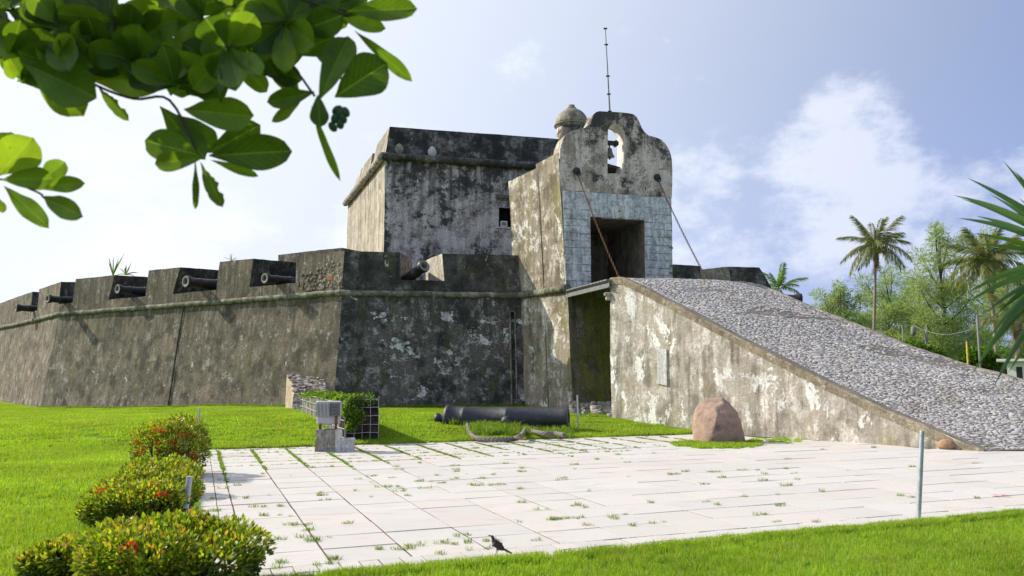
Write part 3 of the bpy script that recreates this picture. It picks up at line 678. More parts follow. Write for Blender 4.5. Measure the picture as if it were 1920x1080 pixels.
def rmer(lb, lt, rb, rt_, zt, mat, cheekL=None, th=2.0, lab=None):
    b = [par(RA, fr, nr, SR(lb, SILL), SILL), par(RA, fr, nr, SR(rb, SILL), SILL)]; t = [par(RA, fr, nr, SR(lt, zt), zt), par(RA, fr, nr, SR(rt_, zt), zt)]
    spl = -.9 if cheekL else 0
    b += [par(RA, fr, nr, SR(rb, SILL) , SILL, -th), par(RA, fr, nr, SR(lb, SILL) + spl, SILL, -th)]
    t += [par(RA, fr, nr, SR(rt_, zt), zt, -th), par(RA, fr, nr, SR(lt, zt) + spl, zt, -th)]
    bm = bmesh.new(); hexa(bm, b + t, .25, (.035, .014), ('bottom', '3')); o = bm_obj('merlon', bm, mat, bastion, True)
    if lab: o['label'] = lab
    bm = bmesh.new(); quad_grid(bm, b[3], b[0], t[0], t[3], .25); c = bm_obj('embrasure_cheek', bm, cheekL or mat, o, True)
rmer(1240, 1240, 1316, 1315, zr, M['parapet_dark'], lab='dark merlon just right of the gatehouse')
rmer(1377, 1366, 1454, 1426, atY(1395, 499, 35).z, M['parapet_dark'], M['lit_cheek'], lab='dark merlon with a pale lit left cheek above the ramp')

# ---------------------------------------------------------------- blockhouse (upper tower)
T0 = atY(722, 320, 34.0); T0.z = 0; ts = V(-.352, .936, 0); tf = V(.968, .25, 0)
tower = thing('blockhouse', 'tall square stone blockhouse rising behind the bastion, mottled grey front and sunlit streaked left side', 'tower', (T0.x, T0.y, 5))
ZCT = atY(716, 294, 34.0).z; ZTT = atY(732, 233, 34.0).z
WF, WS = 9.6, 10.2
TF = T0 + tf * WF; TS = T0 + ts * WS; TR = TF + ts * WS
# window opening near the gate wall
wx0, wx1 = along(935, 9, T0, tf), along(962, 9, T0, tf); wz0, wz1 = atY(945, 427, 35.5).z, atY(945, 391, 35.5).z
def tfp(s, z): return z_(T0 + tf * s, z)
bm = bmesh.new()
for (a, b, c, d) in ((0, wx0, 4.6, ZCT), (wx1, WF, 4.6, ZCT), (wx0, wx1, 4.6, wz0), (wx0, wx1, wz1, ZCT)):
    quad_grid(bm, tfp(a, c), tfp(b, c), tfp(b, d), tfp(a, d), .27)
bm_obj('front_wall', bm, M['tower_front'], tower, True)
bm = bmesh.new(); quad_grid(bm, z_(TS, 4.6), z_(T0, 4.6), z_(T0, ZCT), z_(TS, ZCT), .3)
bm_obj('side_wall', bm, M['tower_side'], tower, True)['label'] = 'sunlit streaked left side'
bm = bmesh.new(); quad_grid(bm, z_(TF, 4.6), z_(TR, 4.6), z_(TR, ZCT), z_(TF, ZCT), .6); quad_grid(bm, z_(TR, 4.6), z_(TS, 4.6), z_(TS, ZCT), z_(TR, ZCT), .6)
bm_obj('rear_wall', bm, M['tower_front'], tower, True)
nf = outn(tf, at=T0); ns = outn(ts, at=T0)
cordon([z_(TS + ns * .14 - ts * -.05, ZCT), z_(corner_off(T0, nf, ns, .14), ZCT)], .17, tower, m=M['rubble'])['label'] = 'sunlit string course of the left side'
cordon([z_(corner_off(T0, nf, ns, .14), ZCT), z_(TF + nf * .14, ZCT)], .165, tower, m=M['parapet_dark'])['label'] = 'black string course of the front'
IN = .24
a0, a1 = corner_off(T0, nf, ns, .0), corner_off(T0, nf, ns, -IN)
bF, tFp = TF, TF - nf * IN; bS, tSp = TS, TS - ns * IN
bm = bmesh.new(); quad_grid(bm, z_(a0, ZCT), z_(bF, ZCT), z_(tFp, ZTT), z_(a1, ZTT), .27); quad_grid(bm, z_(a1, ZTT), z_(tFp, ZTT), z_(tFp - nf * .8, ZTT), z_(a1 - nf * .8, ZTT), .4)
quad_grid(bm, z_(tFp - nf * .8, ZCT), z_(a1 - nf * .8, ZCT), z_(a1 - nf * .8, ZTT), z_(tFp - nf * .8, ZTT), .5)
bm_obj('front_parapet', bm, plaster('black_stained_parapet', (.11, .105, .098), (.30, .29, .275), (.035, .036, .038), (.5, .49, .48), t_light=.52, t_dark=.485, t_white=.70, streak=.2, seed=31, speck=.55), tower, True)['label'] = 'black-stained parapet above the string course'
def sp(s, z, dn=0.0):
    k = (z - ZCT) / (ZTT - ZCT); return z_(T0 + ts * s - ns * (IN * k + dn), z)
bm = bmesh.new()
s1 = 3.3
quad_grid(bm, sp(s1 + .25, ZCT), z_(a0, ZCT), z_(a1, ZTT), sp(s1, ZTT), .3); quad_grid(bm, sp(s1, ZTT), z_(a1, ZTT), z_(a1 - ns * .8, ZTT), sp(s1, ZTT, .8), .4); quad_grid(bm, sp(s1 + .25, ZCT, .8), sp(s1 + .25, ZCT), sp(s1, ZTT), sp(s1, ZTT, .8), .4)
bm_obj('side_parapet', bm, M['tower_side'], tower, True)
bm = bmesh.new(); zt2 = ZTT - .15
quad_grid(bm, sp(WS, ZCT), sp(s1 + .9, ZCT), sp(s1 + .9, zt2), sp(WS - 2.6, zt2 - .05), .3); quad_grid(bm, sp(WS - 2.6, zt2 - .05), sp(s1 + .9, zt2), sp(s1 + .9, zt2, .8), sp(WS - 2.6, zt2 - .05, .8), .4)
quad_grid(bm, sp(s1 + .9, ZCT), sp(s1 + .9, ZCT, .8), sp(s1 + .9, zt2, .8), sp(s1 + .9, zt2), .4); quad_grid(bm, sp(s1 + .2, ZCT), sp(s1 + 1.0, ZCT), sp(s1 + 1.0, ZCT + .5), sp(s1 + .2, ZCT + .5), .4)
bm_obj('side_parapet', bm, M['tower_side'], tower, True)
bm = bmesh.new(); quad_grid(bm, z_(T0, ZCT), z_(TF, ZCT), z_(TR, ZCT), z_(TS, ZCT), .8); bm_obj('roof_terrace', bm, M['terrace'], tower)
# window reveal, dark inside, sill and a small white floodlight
bm = bmesh.new(); dn = -nf * .7
def wf(s, z, k=0.0): return z_(T0 + tf * s - nf * k, z)
quad_grid(bm, wf(wx0, wz0), wf(wx0, wz0, .7), wf(wx0, wz1, .7), wf(wx0, wz1), .3); quad_grid(bm, wf(wx1, wz0, .7), wf(wx1, wz0), wf(wx1, wz1), wf(wx1, wz1, .7), .3)
quad_grid(bm, wf(wx0, wz1, .7), wf(wx1, wz1, .7), wf(wx1, wz1), wf(wx0, wz1), .3); quad_grid(bm, wf(wx0, wz0), wf(wx1, wz0), wf(wx1, wz0, .7), wf(wx0, wz0, .7), .3)
quad_grid(bm, wf(wx0, wz0, .7), wf(wx1, wz0, .7), wf(wx1, wz1, .7), wf(wx0, wz1, .7), .3)
wr = bm_obj('window', bm, M['wood_dark'], tower)
MT = Matrix.Translation(z_(T0, 0)) @ Matrix.Rotation(math.atan2(tf.y, tf.x), 4, 'Z')
bm = bmesh.new(); box(bm, (wx0 - .15, -.10, wz1 + .42), (wx1 + .4, .02, wz1 + .58), MT, .01); box(bm, (wx0 - .08, -.05, wz1 + .34), (wx1 + .3, .02, wz1 + .42), MT); bm_obj('window_hood', bm, M['parapet_dark'], tower)
bm = bmesh.new(); box(bm, (wx0 - .04, -.04, wz0 - .07), (wx1 + .1, .1, wz0), MT, .008); bm_obj('sill', bm, M['concrete_pale'], wr)
fl = thing('window_floodlight', 'tiny white floodlight standing in the dark blockhouse window', 'lamp', tuple(wf(wx0 + .33, wz0, .15)))
bm = bmesh.new(); cx = along(946, 9, T0, tf)
box(bm, (cx - .16, .1, wz0 + .03), (cx + .16, .22, wz0 + .30), MT, .015); bm_obj('housing', bm, M['white'], fl)
bm = bmesh.new(); box(bm, (cx - .11, .09, wz0 + .09), (cx + .11, .098, wz0 + .25), MT); bm_obj('lens', bm, M['rim'], fl)
bm = bmesh.new(); box(bm, (cx - .03, .13, wz0), (cx + .03, .19, wz0 + .03), MT); bm_obj('foot', bm, M['steelgrey'], fl)
# patched oval spots on the parapet
def blob(bm, c, u, w, ru, rw, n, out, h=.03, seed=0):
    cen = bm.verts.new(c + out * h); ring = []; ring2 = []
    for k in range(n):
        a = 2 * math.pi * k / n; r = 1 + .14 * mnoise.noise(V(math.cos(a), math.sin(a), seed) * 1.7)
        ring.append(bm.verts.new(c + u * (ru * r * math.cos(a)) + w * (rw * r * math.sin(a)) + out * (-.02)))
        ring2.append(bm.verts.new(c + u * (ru * r * .86 * math.cos(a)) + w * (rw * r * .86 * math.sin(a)) + out * h))
    for k in range(n):
        j = (k + 1) % n; bm.faces.new((ring[k], ring[j], ring2[j], ring2[k])); bm.faces.new((ring2[k], ring2[j], cen))
for (px, py, ru, rw, m) in ((811, 285, .20, .27, 'concrete_pale'), (749, 312 - 33, .20, .25, 'dome')):
    p = on_wall(px, py, T0 - nf * .0, TF - nf * .0); k = (p.z - ZCT) / (ZTT - ZCT); p = p - nf * (IN * k)
    bm = bmesh.new(); blob(bm, p + nf * .02, tf, V(0, 0, 1), ru, rw, 16, nf, .035); bm_obj('plaster_patch', bm, M[m], tower, True)

# ---------------------------------------------------------------- sentry turret at the blockhouse's right corner
gc = atY(1072, 240, 36.9); 
turret = thing('sentry_turret', 'small domed grey sentry turret peeping out behind the bell gable', 'turret', (gc.x, gc.y, ZCT))
MG = Matrix.Translation((gc.x, gc.y, 0)); zc = gc.z; r_ = .80
bm = bmesh.new(); lathe(bm, [(ZCT - .5, r_ * .9), (zc, r_ * .9)], 32, MG); bm_obj('body', bm, M['gate_gable'], turret, True)
bm = bmesh.new(); lathe(bm, [(zc - .06, r_ * .9), (zc, r_ * .97), (zc + .05, r_ * .97), (zc + .07, r_ * 1.05), (zc + .13, r_ * 1.05)], 32, MG); bm_obj('cornice', bm, M['dome'], turret)
top_ = atY(1072, 204, 36.9).z; h_ = top_ - zc - .13
bm = bmesh.new(); lathe(bm, [(zc + .13 + h_ * math.sin(t) , r_ * 1.0 * math.cos(t)) for t in frange(0, 1.45, .12)], 32, MG); bm_obj('dome', bm, M['dome'], turret, True)
bm = bmesh.new(); lathe(bm, [(top_ - .05, .24), (top_ + .02, .24), (top_ + .04, .17), (top_ + .17, .15)], 14, MG); bm_obj('finial', bm, M['dome'], turret)
# ---------------------------------------------------------------- gatehouse
GA = atY(1056, 450, 28.2); GB = atY(1260, 450, 29.5); GA.z = GB.z = 0
gt = (GB - GA).normalized(); gn = outn(gt, at=GA)
def gp(px, py, out=0.0): return on_wall(px, py, GA, GB) + gn * out
gate = thing('gatehouse', 'tall narrow gatehouse with a curved bell gable over a whitewashed stone doorway', 'gatehouse', (3.7, 28.8, 0.3))
ZD = 4.62
gable_px = [(1050, 356), (1050, 297), (1050.5, 281), (1052, 272), (1055.5, 261), (1060, 254), (1066.7, 248), (1076, 244), (1086, 241.7), (1096, 240), (1103, 236), (1107.5, 230), (1111, 221), (1114, 213), (1118, 209.5), (1124, 208), (1150, 209.5), (1178, 212), (1188, 214), (1194, 219), (1198.6, 227), (1204, 240), (1209, 248), (1216, 253.5), (1231, 258), (1240, 262), (1247, 269), (1254, 280), (1257.5, 290), (1259.5, 300), (1260.5, 319), (1259.5, 371)]
hole_px = [(1139.5, 325), (1139.5, 262), (1139.5, 244), (1142, 237.5), (1147, 233), (1154, 231.5), (1161, 234), (1167, 240), (1171, 249), (1172.5, 262), (1172, 300), (1168, 325)]
outer = [gp(*p) for p in gable_px]; hole = [gp(*p) for p in hole_px]
DEP = .72
bm = bmesh.new()
tri = tessellate_polygon([outer, hole]); allp = outer + hole
for sgn in (0, 1):
    vv = [bm.verts.new(p - gn * (DEP * sgn)) for p in allp]
    for t in tri:
        try: bm.faces.new([vv[i] for i in t])
        except ValueError: pass
for _ in range(5):
    le = [e for e in bm.edges if e.calc_length() > .34]
    if not le: break
    bmesh.ops.subdivide_edges(bm, edges=le, cuts=1); bmesh.ops.triangulate(bm, faces=[f for f in bm.faces if len(f.verts) > 3])
for v in bm.verts: v.co = wob(v.co, .022, .010)
n = len(outer)
for i in range(1, n - 1): quad_grid(bm, outer[i], outer[i] - gn * DEP, outer[i + 1] - gn * DEP, outer[i + 1], .25, (.022, .010))
bm_obj('bell_gable', bm, M['gate_gable'], gate)
bm = bmesh.new(); n = len(hole)
for i in range(n):
    j = (i + 1) % n; quad_grid(bm, hole[i], hole[j], hole[j] - gn * DEP, hole[i] - gn * DEP, .25, (.022, .010))
bm_obj('bell_opening', bm, M['white_reveal'], gate)['label'] = 'arched bell opening, its reveal coloured sunlit white'
# masonry behind the stone facing (gives depth), with the doorway
DLt, DRt = gp(1107, 408), gp(1208, 412.5)
DL = (z_(DLt, 0), z_(DRt, 0)); ZL = (DLt.z + DRt.z) / 2
FL, FR = GA - gt * .02, GB
def fz(p, z, out=0.0): return z_(p, z) + gn * out
ztopL, ztopR = gp(1050, 356).z, gp(1260, 371).z
FLb = z_(atY(1063, 545, 28.2), 0); FLt = z_(atY(1051, 356, 28.2), 0)
bm = bmesh.new(); q = -.012
quad_grid(bm, fz(FLb, ZD, q), fz(DL[0], ZD, q), fz(DL[0], ZL, q), fz(FLt.lerp(FLb, (ztopL - ZL) / (ztopL - ZD)), ZL, q), .3, (.02, .008))
quad_grid(bm, fz(DL[1], ZD, q), fz(GB, ZD, q), fz(GB, ZL, q), fz(DL[1], ZL, q), .3, (.02, .008))
quad_grid(bm, fz(FLt.lerp(FLb, (ztopL - ZL) / (ztopL - ZD)), ZL, q), fz(GB, ZL, q), fz(GB, ztopR + .03, q), fz(FLt, ztopL + .03, q), .3, (.02, .008))
# right flank and rear
GBr = GB - gn * 3.6; GAr = GA - gn * 3.6
quad_grid(bm, z_(GB, BASE), z_(GBr, BASE), z_(GBr, ztopR + .0), z_(GB, ztopR + .0), .5); quad_grid(bm, z_(GB, ztopR), z_(GBr, ztopR), z_(GBr - gn * 0, ztopR + .4), z_(GB - gn * .5, ztopR + .6), .5)
bm_obj('wall', bm, M['stone_mortar'], gate)
# stone facing blocks
Wf = (GB - GA).length
def gs(p): return (z_(p, 0) - GA).dot(gt)
sd0, sd1 = gs(DL[0]), gs(DL[1]); rb = random.Random(5)
def block(name, s0, s1, z0, z1, mat='gate_stone', top=None, proud=0.0, lean=None):
    g_ = .005; j = lambda: rb.uniform(-.009, .009); pr = proud + rb.uniform(-.02, .002); bm = bmesh.new()
    s0a, s0b, s1a, s1b = s0, s0, s1, s1
    if top: s0b, s1b = top
    pts = [(s0a + g_ + j(), z0 + g_ + j()), (s1a - g_ + j(), z0 + g_ + j()), (s1b - g_ + j(), z1 - g_ + j()), (s0b + g_ + j(), z1 - g_ + j())]
    bv = .013; cx = sum(p[0] for p in pts) / 4; cz = sum(p[1] for p in pts) / 4
    def P(s, z, o):
        if lean: s += lean(z, s)
        return z_(GA + gt * s + gn * o, z)
    A_ = [bm.verts.new(P(s, z, -.07)) for s, z in pts]; B_ = [bm.verts.new(P(s, z, .012 + pr)) for s, z in pts]
    C_ = [bm.verts.new(P(s + math.copysign(bv, cx - s), z + math.copysign(bv, cz - z), .025 + pr + rb.uniform(-.004, .004))) for s, z in pts]
    for X, Y in ((A_, B_), (B_, C_)):
        for k in range(4): bm.faces.new((X[k], X[(k + 1) % 4], Y[(k + 1) % 4], Y[k]))
    bm.faces.new(C_); return bm_obj(name, bm, M[mat], gate)
slack = gs(FLb)     # lower left corner is further right than the top
def lean(z, s):
    if s > sd0: return 0
    return slack * (1 - s / sd0) * max(0, (ztopL - z) / (ztopL - ZD)) + 0.0
def zt(s): return ztopL + (ztopR - ztopL) * s / Wf
def topz(s): return zt(s) - .01
# top course
s = -.02; c1h = .44
ws = [.50, .42, .46, .40, .62, .60, .58, .55]
k = 0
while s < Wf - .1:
    w = ws[k % len(ws)] * rb.uniform(.9, 1.1); e = s + w
    if Wf - e < .3: e = Wf
    block('stone_block', s, e, topz(s) - c1h, topz(s) , lean=lean); s = e; k += 1
# thin course
s = .55
while s < Wf - .6:
    e = min(s + rb.uniform(.16, .34), Wf - .6); block('stone_block', s, e, topz(s) - c1h - .20, topz(s) - c1h - .005, lean=lean); s = e
zl1 = zt(Wf / 2) - c1h - .21
# voussoirs of the flat arch with the pale keystone
v0, v1 = sd0 + .0, sd1 - .0; mid = (v0 + v1) / 2 + .06
kh = ZL + .50
cuts_b = [v0 - .02, v0 + .42, v0 + .80, mid - .14, mid + .14, v1 - .82 + .2, v1 - .22, v1 + .02]; cuts_t = [v0 - .10, v0 + .30, v0 + .72, mid - .22, mid + .22, v1 - .50, v1 - .10, v1 + .10]
for i in range(len(cuts_b) - 1):
    key = i == 3
    o = block('keystone' if key else 'voussoir', cuts_b[i], cuts_b[i + 1], ZL + .015, kh, 'concrete_pale' if key else 'gate_stone', (cuts_t[i], cuts_t[i + 1]), .035 if key else 0)
    if key: o['label'] = 'pale keystone with a small dark hole'
kc = z_(GA + gt * (mid - .01) + gn * .055, ZL + .28)
bm = bmesh.new(); lathe(bm, [(0, .035), (.02, .03)], 8, Matrix.Translation(kc) @ gn.to_track_quat('Z', 'Y').to_matrix().to_4x4()); bm_obj('keystone_hole', bm, M['iron'], gate)
# jambs
def jamb(sa, sb, z0, z1, cuts):
    z = z0; kk = 0
    while z < z1 - .08:
        h = min(rb.uniform(.24, .36), z1 - z); h = z1 - z if z1 - z - h < .12 else h
        c = [sa] + sorted(sa + (sb - sa) * (f + rb.uniform(-.05, .05)) for f in cuts[kk % len(cuts)]) + [sb]
        for a, b in zip(c, c[1:]): block('stone_block', a, b, z, z + h, lean=lean)
        z += h; kk += 1
jamb(-.02, sd0, ZD - .22, kh, [(.32, .62), (.40,), (.28, .58), (.62,), (.30, .66)])
jamb(sd1, Wf, ZD, kh, [(.36, .70), (.30, .62), (.5,), (.35, .72)])
s = -.02
# courses beside the arch up to the thin course
for (sa, sb) in ((-.02, v0 - .12), (v1 + .12, Wf)):
    n = 3
    for i in range(n): block('stone_block', sa + (sb - sa) * i / n, sa + (sb - sa) * (i + 1) / n, kh, max(kh + .12, zt((sa + sb) / 2) - c1h - .02), lean=lean)
s = v0 - .12
while s < v1 + .1:
    e = min(s + rb.uniform(.3, .45), v1 + .12); e = v1 + .12 if v1 + .12 - e < .15 else e
    block('stone_block', s, e, kh, max(kh + .06, zt(s) - c1h - .21), lean=lean); s = e
for (s, z) in ((Wf - .16, 5.35), (Wf - .13, 5.62), (Wf - .18, 5.05), (Wf - .12, 6.3)):
    block('brick', s, s + .15, z, z + .08, 'brick', proud=.02)
# passage through the gate
bm = bmesh.new()
pd = 3.3; i_ = -gn
def pg(p, z, d): return z_(p, z) + i_ * d
quad_grid(bm, pg(DL[0], ZD, .03), pg(DL[0], ZD, 1.2), pg(DL[0], ZL, 1.2), pg(DL[0], ZL, .03), .3, (.01, .005)); quad_grid(bm, pg(DL[1], ZD, pd), pg(DL[1], ZD, .03), pg(DL[1], ZL, .03), pg(DL[1], ZL, pd), .3, (.01, .005))
quad_grid(bm, pg(DL[0], ZL, .03), pg(DL[0], ZL, pd), pg(DL[1], ZL, pd), pg(DL[1], ZL, .03), .3, (.01, .005)); quad_grid(bm, pg(DL[0], ZD, .03), pg(DL[1], ZD, .03), pg(DL[1], ZD, pd), pg(DL[0] - gt * .8, ZD, pd), .3, (.005, .003))
quad_grid(bm, pg(DL[0] - gt * .9, ZD, pd), pg(DL[1], ZD, pd), pg(DL[1], ZL, pd), pg(DL[0] - gt * .9, ZL, pd), .3, (.01, .005)); quad_grid(bm, pg(DL[0] - gt * .9, ZD, 1.2), pg(DL[0] - gt * .9, ZD, pd), pg(DL[0] - gt * .9, ZL, pd), pg(DL[0] - gt * .9, ZL, 1.2), .3, (.01, .005))
quad_grid(bm, pg(DL[0], ZD, 1.2), pg(DL[0] - gt * .9, ZD, 1.2), pg(DL[0] - gt * .9, ZL, 1.2), pg(DL[0], ZL, 1.2), .3, (.01, .005))
bm_obj('passage', bm, M['passage'], gate)
# latticed timber door leaf standing open at the left of the passage
door = bmesh.new(); dA = DL[0] + gt * .06; da_ = (gt * .25 - gn * .97).normalized()
def dp(s, z, o=0): return z_(dA + da_ * s + i_ * .5 + V(da_.y, -da_.x, 0) * o, z)
for s in (0, .38, .76, 1.14): tube_pts(door, [dp(s, ZD + .02), dp(s, ZL - .25)], .045, 4)
for z in (ZD + .1, ZD + 1.2, ZL - .3): tube_pts(door, [dp(0, z), dp(1.14, z)], .04, 4)
bm_obj('door_frame', door, M['wood'], gate)
for i in range(7):
    bm = bmesh.new(); z = ZD + .12 + i * .16; tube_pts(bm, [dp(.03, z, .02), dp(1.1, z + .55, .02)], .022, 4); bm_obj('lattice_bar', bm, M['rustbrown'], gate)
    bm = bmesh.new(); tube_pts(bm, [dp(.03, z + .55, -.02), dp(1.1, z, -.02)], .022, 4); bm_obj('lattice_bar', bm, M['rustbrown'], gate)
# left flank of the gatehouse
GU = z_(atY(1049.5, 300, 28.2), 0); sdv = (C2 - G0).normalized(); gns = outn(sdv, at=G0)
def su(px, py): return on_wall(px, py, GU, GU + sdv)
back_s = 4.6
p_f, p_m1, p_m2, p_b = su(1047.5, 286), su(1004, 307), su(1002, 316), su(954, 340)
zc_ = HC
def foot(p): return G0 + sdv * ((z_(p, 0) - GU).dot(sdv))
bm = bmesh.new()
quad_grid(bm, z_(foot(p_m1), zc_), z_(G0, zc_), p_f, p_m1, .28)
quad_grid(bm, z_(foot(p_b), zc_), z_(foot(p_m1), zc_), z_(p_m1, p_m2.z), p_b, .28)
for a, b in ((p_f, p_m1), (z_(p_m1, p_m2.z), p_b)): quad_grid(bm, b, a, a + gt * .6, b + gt * .6, .3)
quad_grid(bm, z_(foot(p_b), zc_), p_b, p_b + gt * 4, z_(foot(p_b), zc_) + gt * 4, .4)
bm_obj('side_wall', bm, M['gate_side'], gate, True)['label'] = 'sunlit patchy ochre side wall'
bm = bmesh.new(); quad_grid(bm, p_m1 + gt * .6, p_f + gt * .6, z_(GB, p_f.z - .5) - gn * .7, z_(GB, p_m1.z - .5) - gn * 3.3, .5); bm_obj('roof', bm, M['terrace'], gate)
gb = atY(1078, 772, 27.55); gb.z = 0
bm = bmesh.new(); rear = gb + sdv * 4.2
quad_grid(bm, z_(rear, BASE), z_(gb, BASE), z_(G0, zc_), z_(G0 + sdv * 3.6, zc_), .25, (.04, .02))
bm_obj('lower_side_wall', bm, M['gate_side'], gate, True)
bm = bmesh.new(); rt2 = GB + gn * .6
quad_grid(bm, z_(gb, BASE), z_(rt2, BASE), z_(GB, ZD - .0), z_(G0, ZD - .0), .25, (.04, .02)); bm_obj('lower_front_wall', bm, M['gate_low'], gate, True)['label'] = 'green mossy wall under the drawbridge'
cordon([z_(G0, zc_) + gns * .03 + gn * .06, z_(G0 + sdv * 3.4, zc_) + gns * .03], .14, gate)
# groove down the flank
bm = bmesh.new(); gk = 1.55
tube_pts(bm, [z_(G0.lerp(GU, min(1, (z - zc_) / 4.6)) + sdv * gk + gns * .004, z) for z in frange(zc_ + .1, 9.3, .4)], .014, 5)
tube_pts(bm, [z_((gb + sdv * (gk + .1)).lerp(G0 + sdv * gk, (z - BASE) / (zc_ - BASE)) + gns * .004, z) for z in frange(0, zc_ - .1, .4)], .016, 5)
bm_obj('groove', bm, M['rustbrown'], gate)
# chain rings
def ring_boss(px, py):
    p = gp(px, py, .02); bm = bmesh.new(); Q = Matrix.Translation(p) @ gn.to_track_quat('Z', 'Y').to_matrix().to_4x4()
    lathe(bm, [(0, .13), (.06, .13), (.12, .10), (.16, .05)], 12, Q)
    ring = [p + gn * .14 + V(0, 0, -.10) + (gt * math.cos(t) + V(0, 0, 1) * math.sin(t)) * .09 for t in frange(0, 2 * math.pi, .5)]
    tube_pts(bm, ring, .025, 6, False); bm_obj('chain_boss', bm, M['iron'], gate); return p + gn * .14 + V(0, 0, -.18)
rA = ring_boss(1080.5, 321); rB = ring_boss(1231, 333)
# bell on its beam
b0, b1 = gp(1137, 262.5, -.34), gp(1166, 264.5, -.34)
beam = thing('bell_beam', 'dark timber beam spanning the arched opening of the gable', 'beam', tuple(b0))
bm = bmesh.new(); mm = (b0 + b1) / 2; Q = Matrix.Translation(mm) @ Matrix.Rotation(math.atan2(gt.y, gt.x), 4, 'Z'); L_ = (b1 - b0).length / 2
box(bm, (-L_, -.08, -.075), (L_, .08, .075), Q, .01); bm_obj('beam', bm, M['iron'], beam)
bm = bmesh.new(); box(bm, (-.25, -.10, -.12), (-.17, .10, .10), Q); box(bm, (.17, -.10, -.12), (.25, .10, .10), Q); bm_obj('iron_strap', bm, M['iron'], beam)
bc = gp(1149.5, 274, -.34); bell = thing('bell', 'old bronze bell hanging from the beam in the gable arch', 'bell', tuple(bc + V(0, 0, -.33)))
Q = Matrix.Translation(bc + V(0, 0, -.33))
bm = bmesh.new(); lathe(bm, [(0, .205), (.03, .20), (.10, .15), (.20, .12), (.29, .105), (.34, .075), (.36, .03)], 20, Q); bm_obj('bell_body', bm, M['bronze'], bell, True)
bm = bmesh.new(); tube_pts(bm, [bc + V(0, 0, .02), bc + V(0, 0, .16)], .03, 6); bm_obj('crown_loop', bm, M['iron'], bell)
bm = bmesh.new(); tube_pts(bm, [bc + V(0, 0, -.2), bc + V(0.01, 0, -.42)], [.012, .035], 6); bm_obj('clapper', bm, M['iron'], bell)
# thing behind the bell (grey post stump seen in the opening)
bp = gp(1146, 318, -1.6); bm = bmesh.new(); lathe(bm, [(-.7, .2), (.25, .19), (.6, .16), (.78, .08)], 14, Matrix.Translation(bp)); 
tag(bm_obj('roof_vent', bm, M['steelgrey'], None, True), 'grey rounded post seen through the bell opening, below the bell', 'post')
# antenna
aB, aT = atY(1143.5, 212, 29.3), atY(1135, 52, 29.3)
ant = thing('antenna_mast', 'very thin tall mast rising from behind the bell gable', 'antenna', tuple(aB + V(0, 0, -1)))
bm = bmesh.new(); tube_pts(bm, [aB + V(0, 0, -.35), aB, aB.lerp(aT, .5), aT], [.035, .032, .022, .014], 6); bm_obj('mast', bm, M['steelgrey'], ant)
for k in (.02, .22, .43, .80, .99):
    p = aB.lerp(aT, k); bm = bmesh.new(); box(bm, (-.07, -.03, -.02), (.07, .03, .02), Matrix.Translation(p)); bm_obj('clamp', bm, M['iron'], ant)

# ---------------------------------------------------------------- entry ramp
ramp = thing('entry_ramp', 'long cobbled ramp with a peeling tan side wall climbing to the gate', 'ramp', (R0.x, R0.y, 0))
near_px = [(1143, 523), (1163, 522.5), (1185, 530), (1215, 545), (1250, 563), (1290, 584), (1330, 605), (1375, 629), (1420, 652), (1460, 672), (1500, 692), (1550, 717), (1600, 741), (1650, 764), (1700, 786), (1740, 803), (1780, 820), (1812, 835), (1845, 847)]
near = [on_wall(px, py, R0, R1) for px, py in near_px]
near[-1].z = 0.0; near[1].z = near[0].z + .0
far0 = atZ(1386, 529, near[0].z + .02); farD = (V(12.97, 20.74, 0) - z_(far0, 0)).normalized()
far_px = [(1386, 529), (1420, 535), (1460, 549), (1500, 567), (1560, 592), (1630, 619), (1700, 648), (1760, 668), (1820, 689), (1870, 701), (1895, 708)]
far = [on_wall(px, py, z_(far0, 0), z_(far0, 0) + farD) for px, py in far_px]
last = far[-1]; sl_ = (far[-1].z - far[-4].z) / ((far[-1] - far[-4]).to_2d().length)
for k in (1, 2, 3):
    far.append(V(last.x + farD.x * k * (-last.z / sl_) / 3, last.y + farD.y * k * (-last.z / sl_) / 3, last.z * (1 - k / 3)))
def resample(pts, n):
    """by height: the courses of the ramp stay level across it"""
    d = [0]
    for a, b in zip(pts, pts[1:]): d.append(d[-1] + (b - a).length)
    out = []
    for i in range(n + 1):
        t = d[-1] * i / n; k = 0
        while k < len(d) - 2 and d[k + 1] < t: k += 1
        f = (t - d[k]) / max(1e-6, d[k + 1] - d[k]); out.append(pts[k].lerp(pts[k + 1], f))
    return out
NR = 48
nr_, fr_ = resample(near, NR), resample(far, NR)
def rsurf(u, v):
    """u down the ramp 0..1, v across 0..1 from the near edge"""
    x = u * NR; i = min(NR - 1, int(x)); f = x - i
    a = nr_[i].lerp(nr_[i + 1], f); b = fr_[i].lerp(fr_[i + 1], f); p = a.lerp(b, v)
    return p + V(0, 0, .05 * math.sin(math.pi * v) + .035 * mnoise.noise(p * .6))
bm = bmesh.new(); gg = [[bm.verts.new(rsurf(i / NR, j / 14) + V(0, 0, .008)) for j in range(15)] for i in range(NR + 1)]
for i in range(NR):
    for j in range(14): bm.faces.new((gg[i][j], gg[i + 1][j], gg[i + 1][j + 1], gg[i][j + 1]))
bm_obj('bedding', bm, M['mortar'], ramp, True)
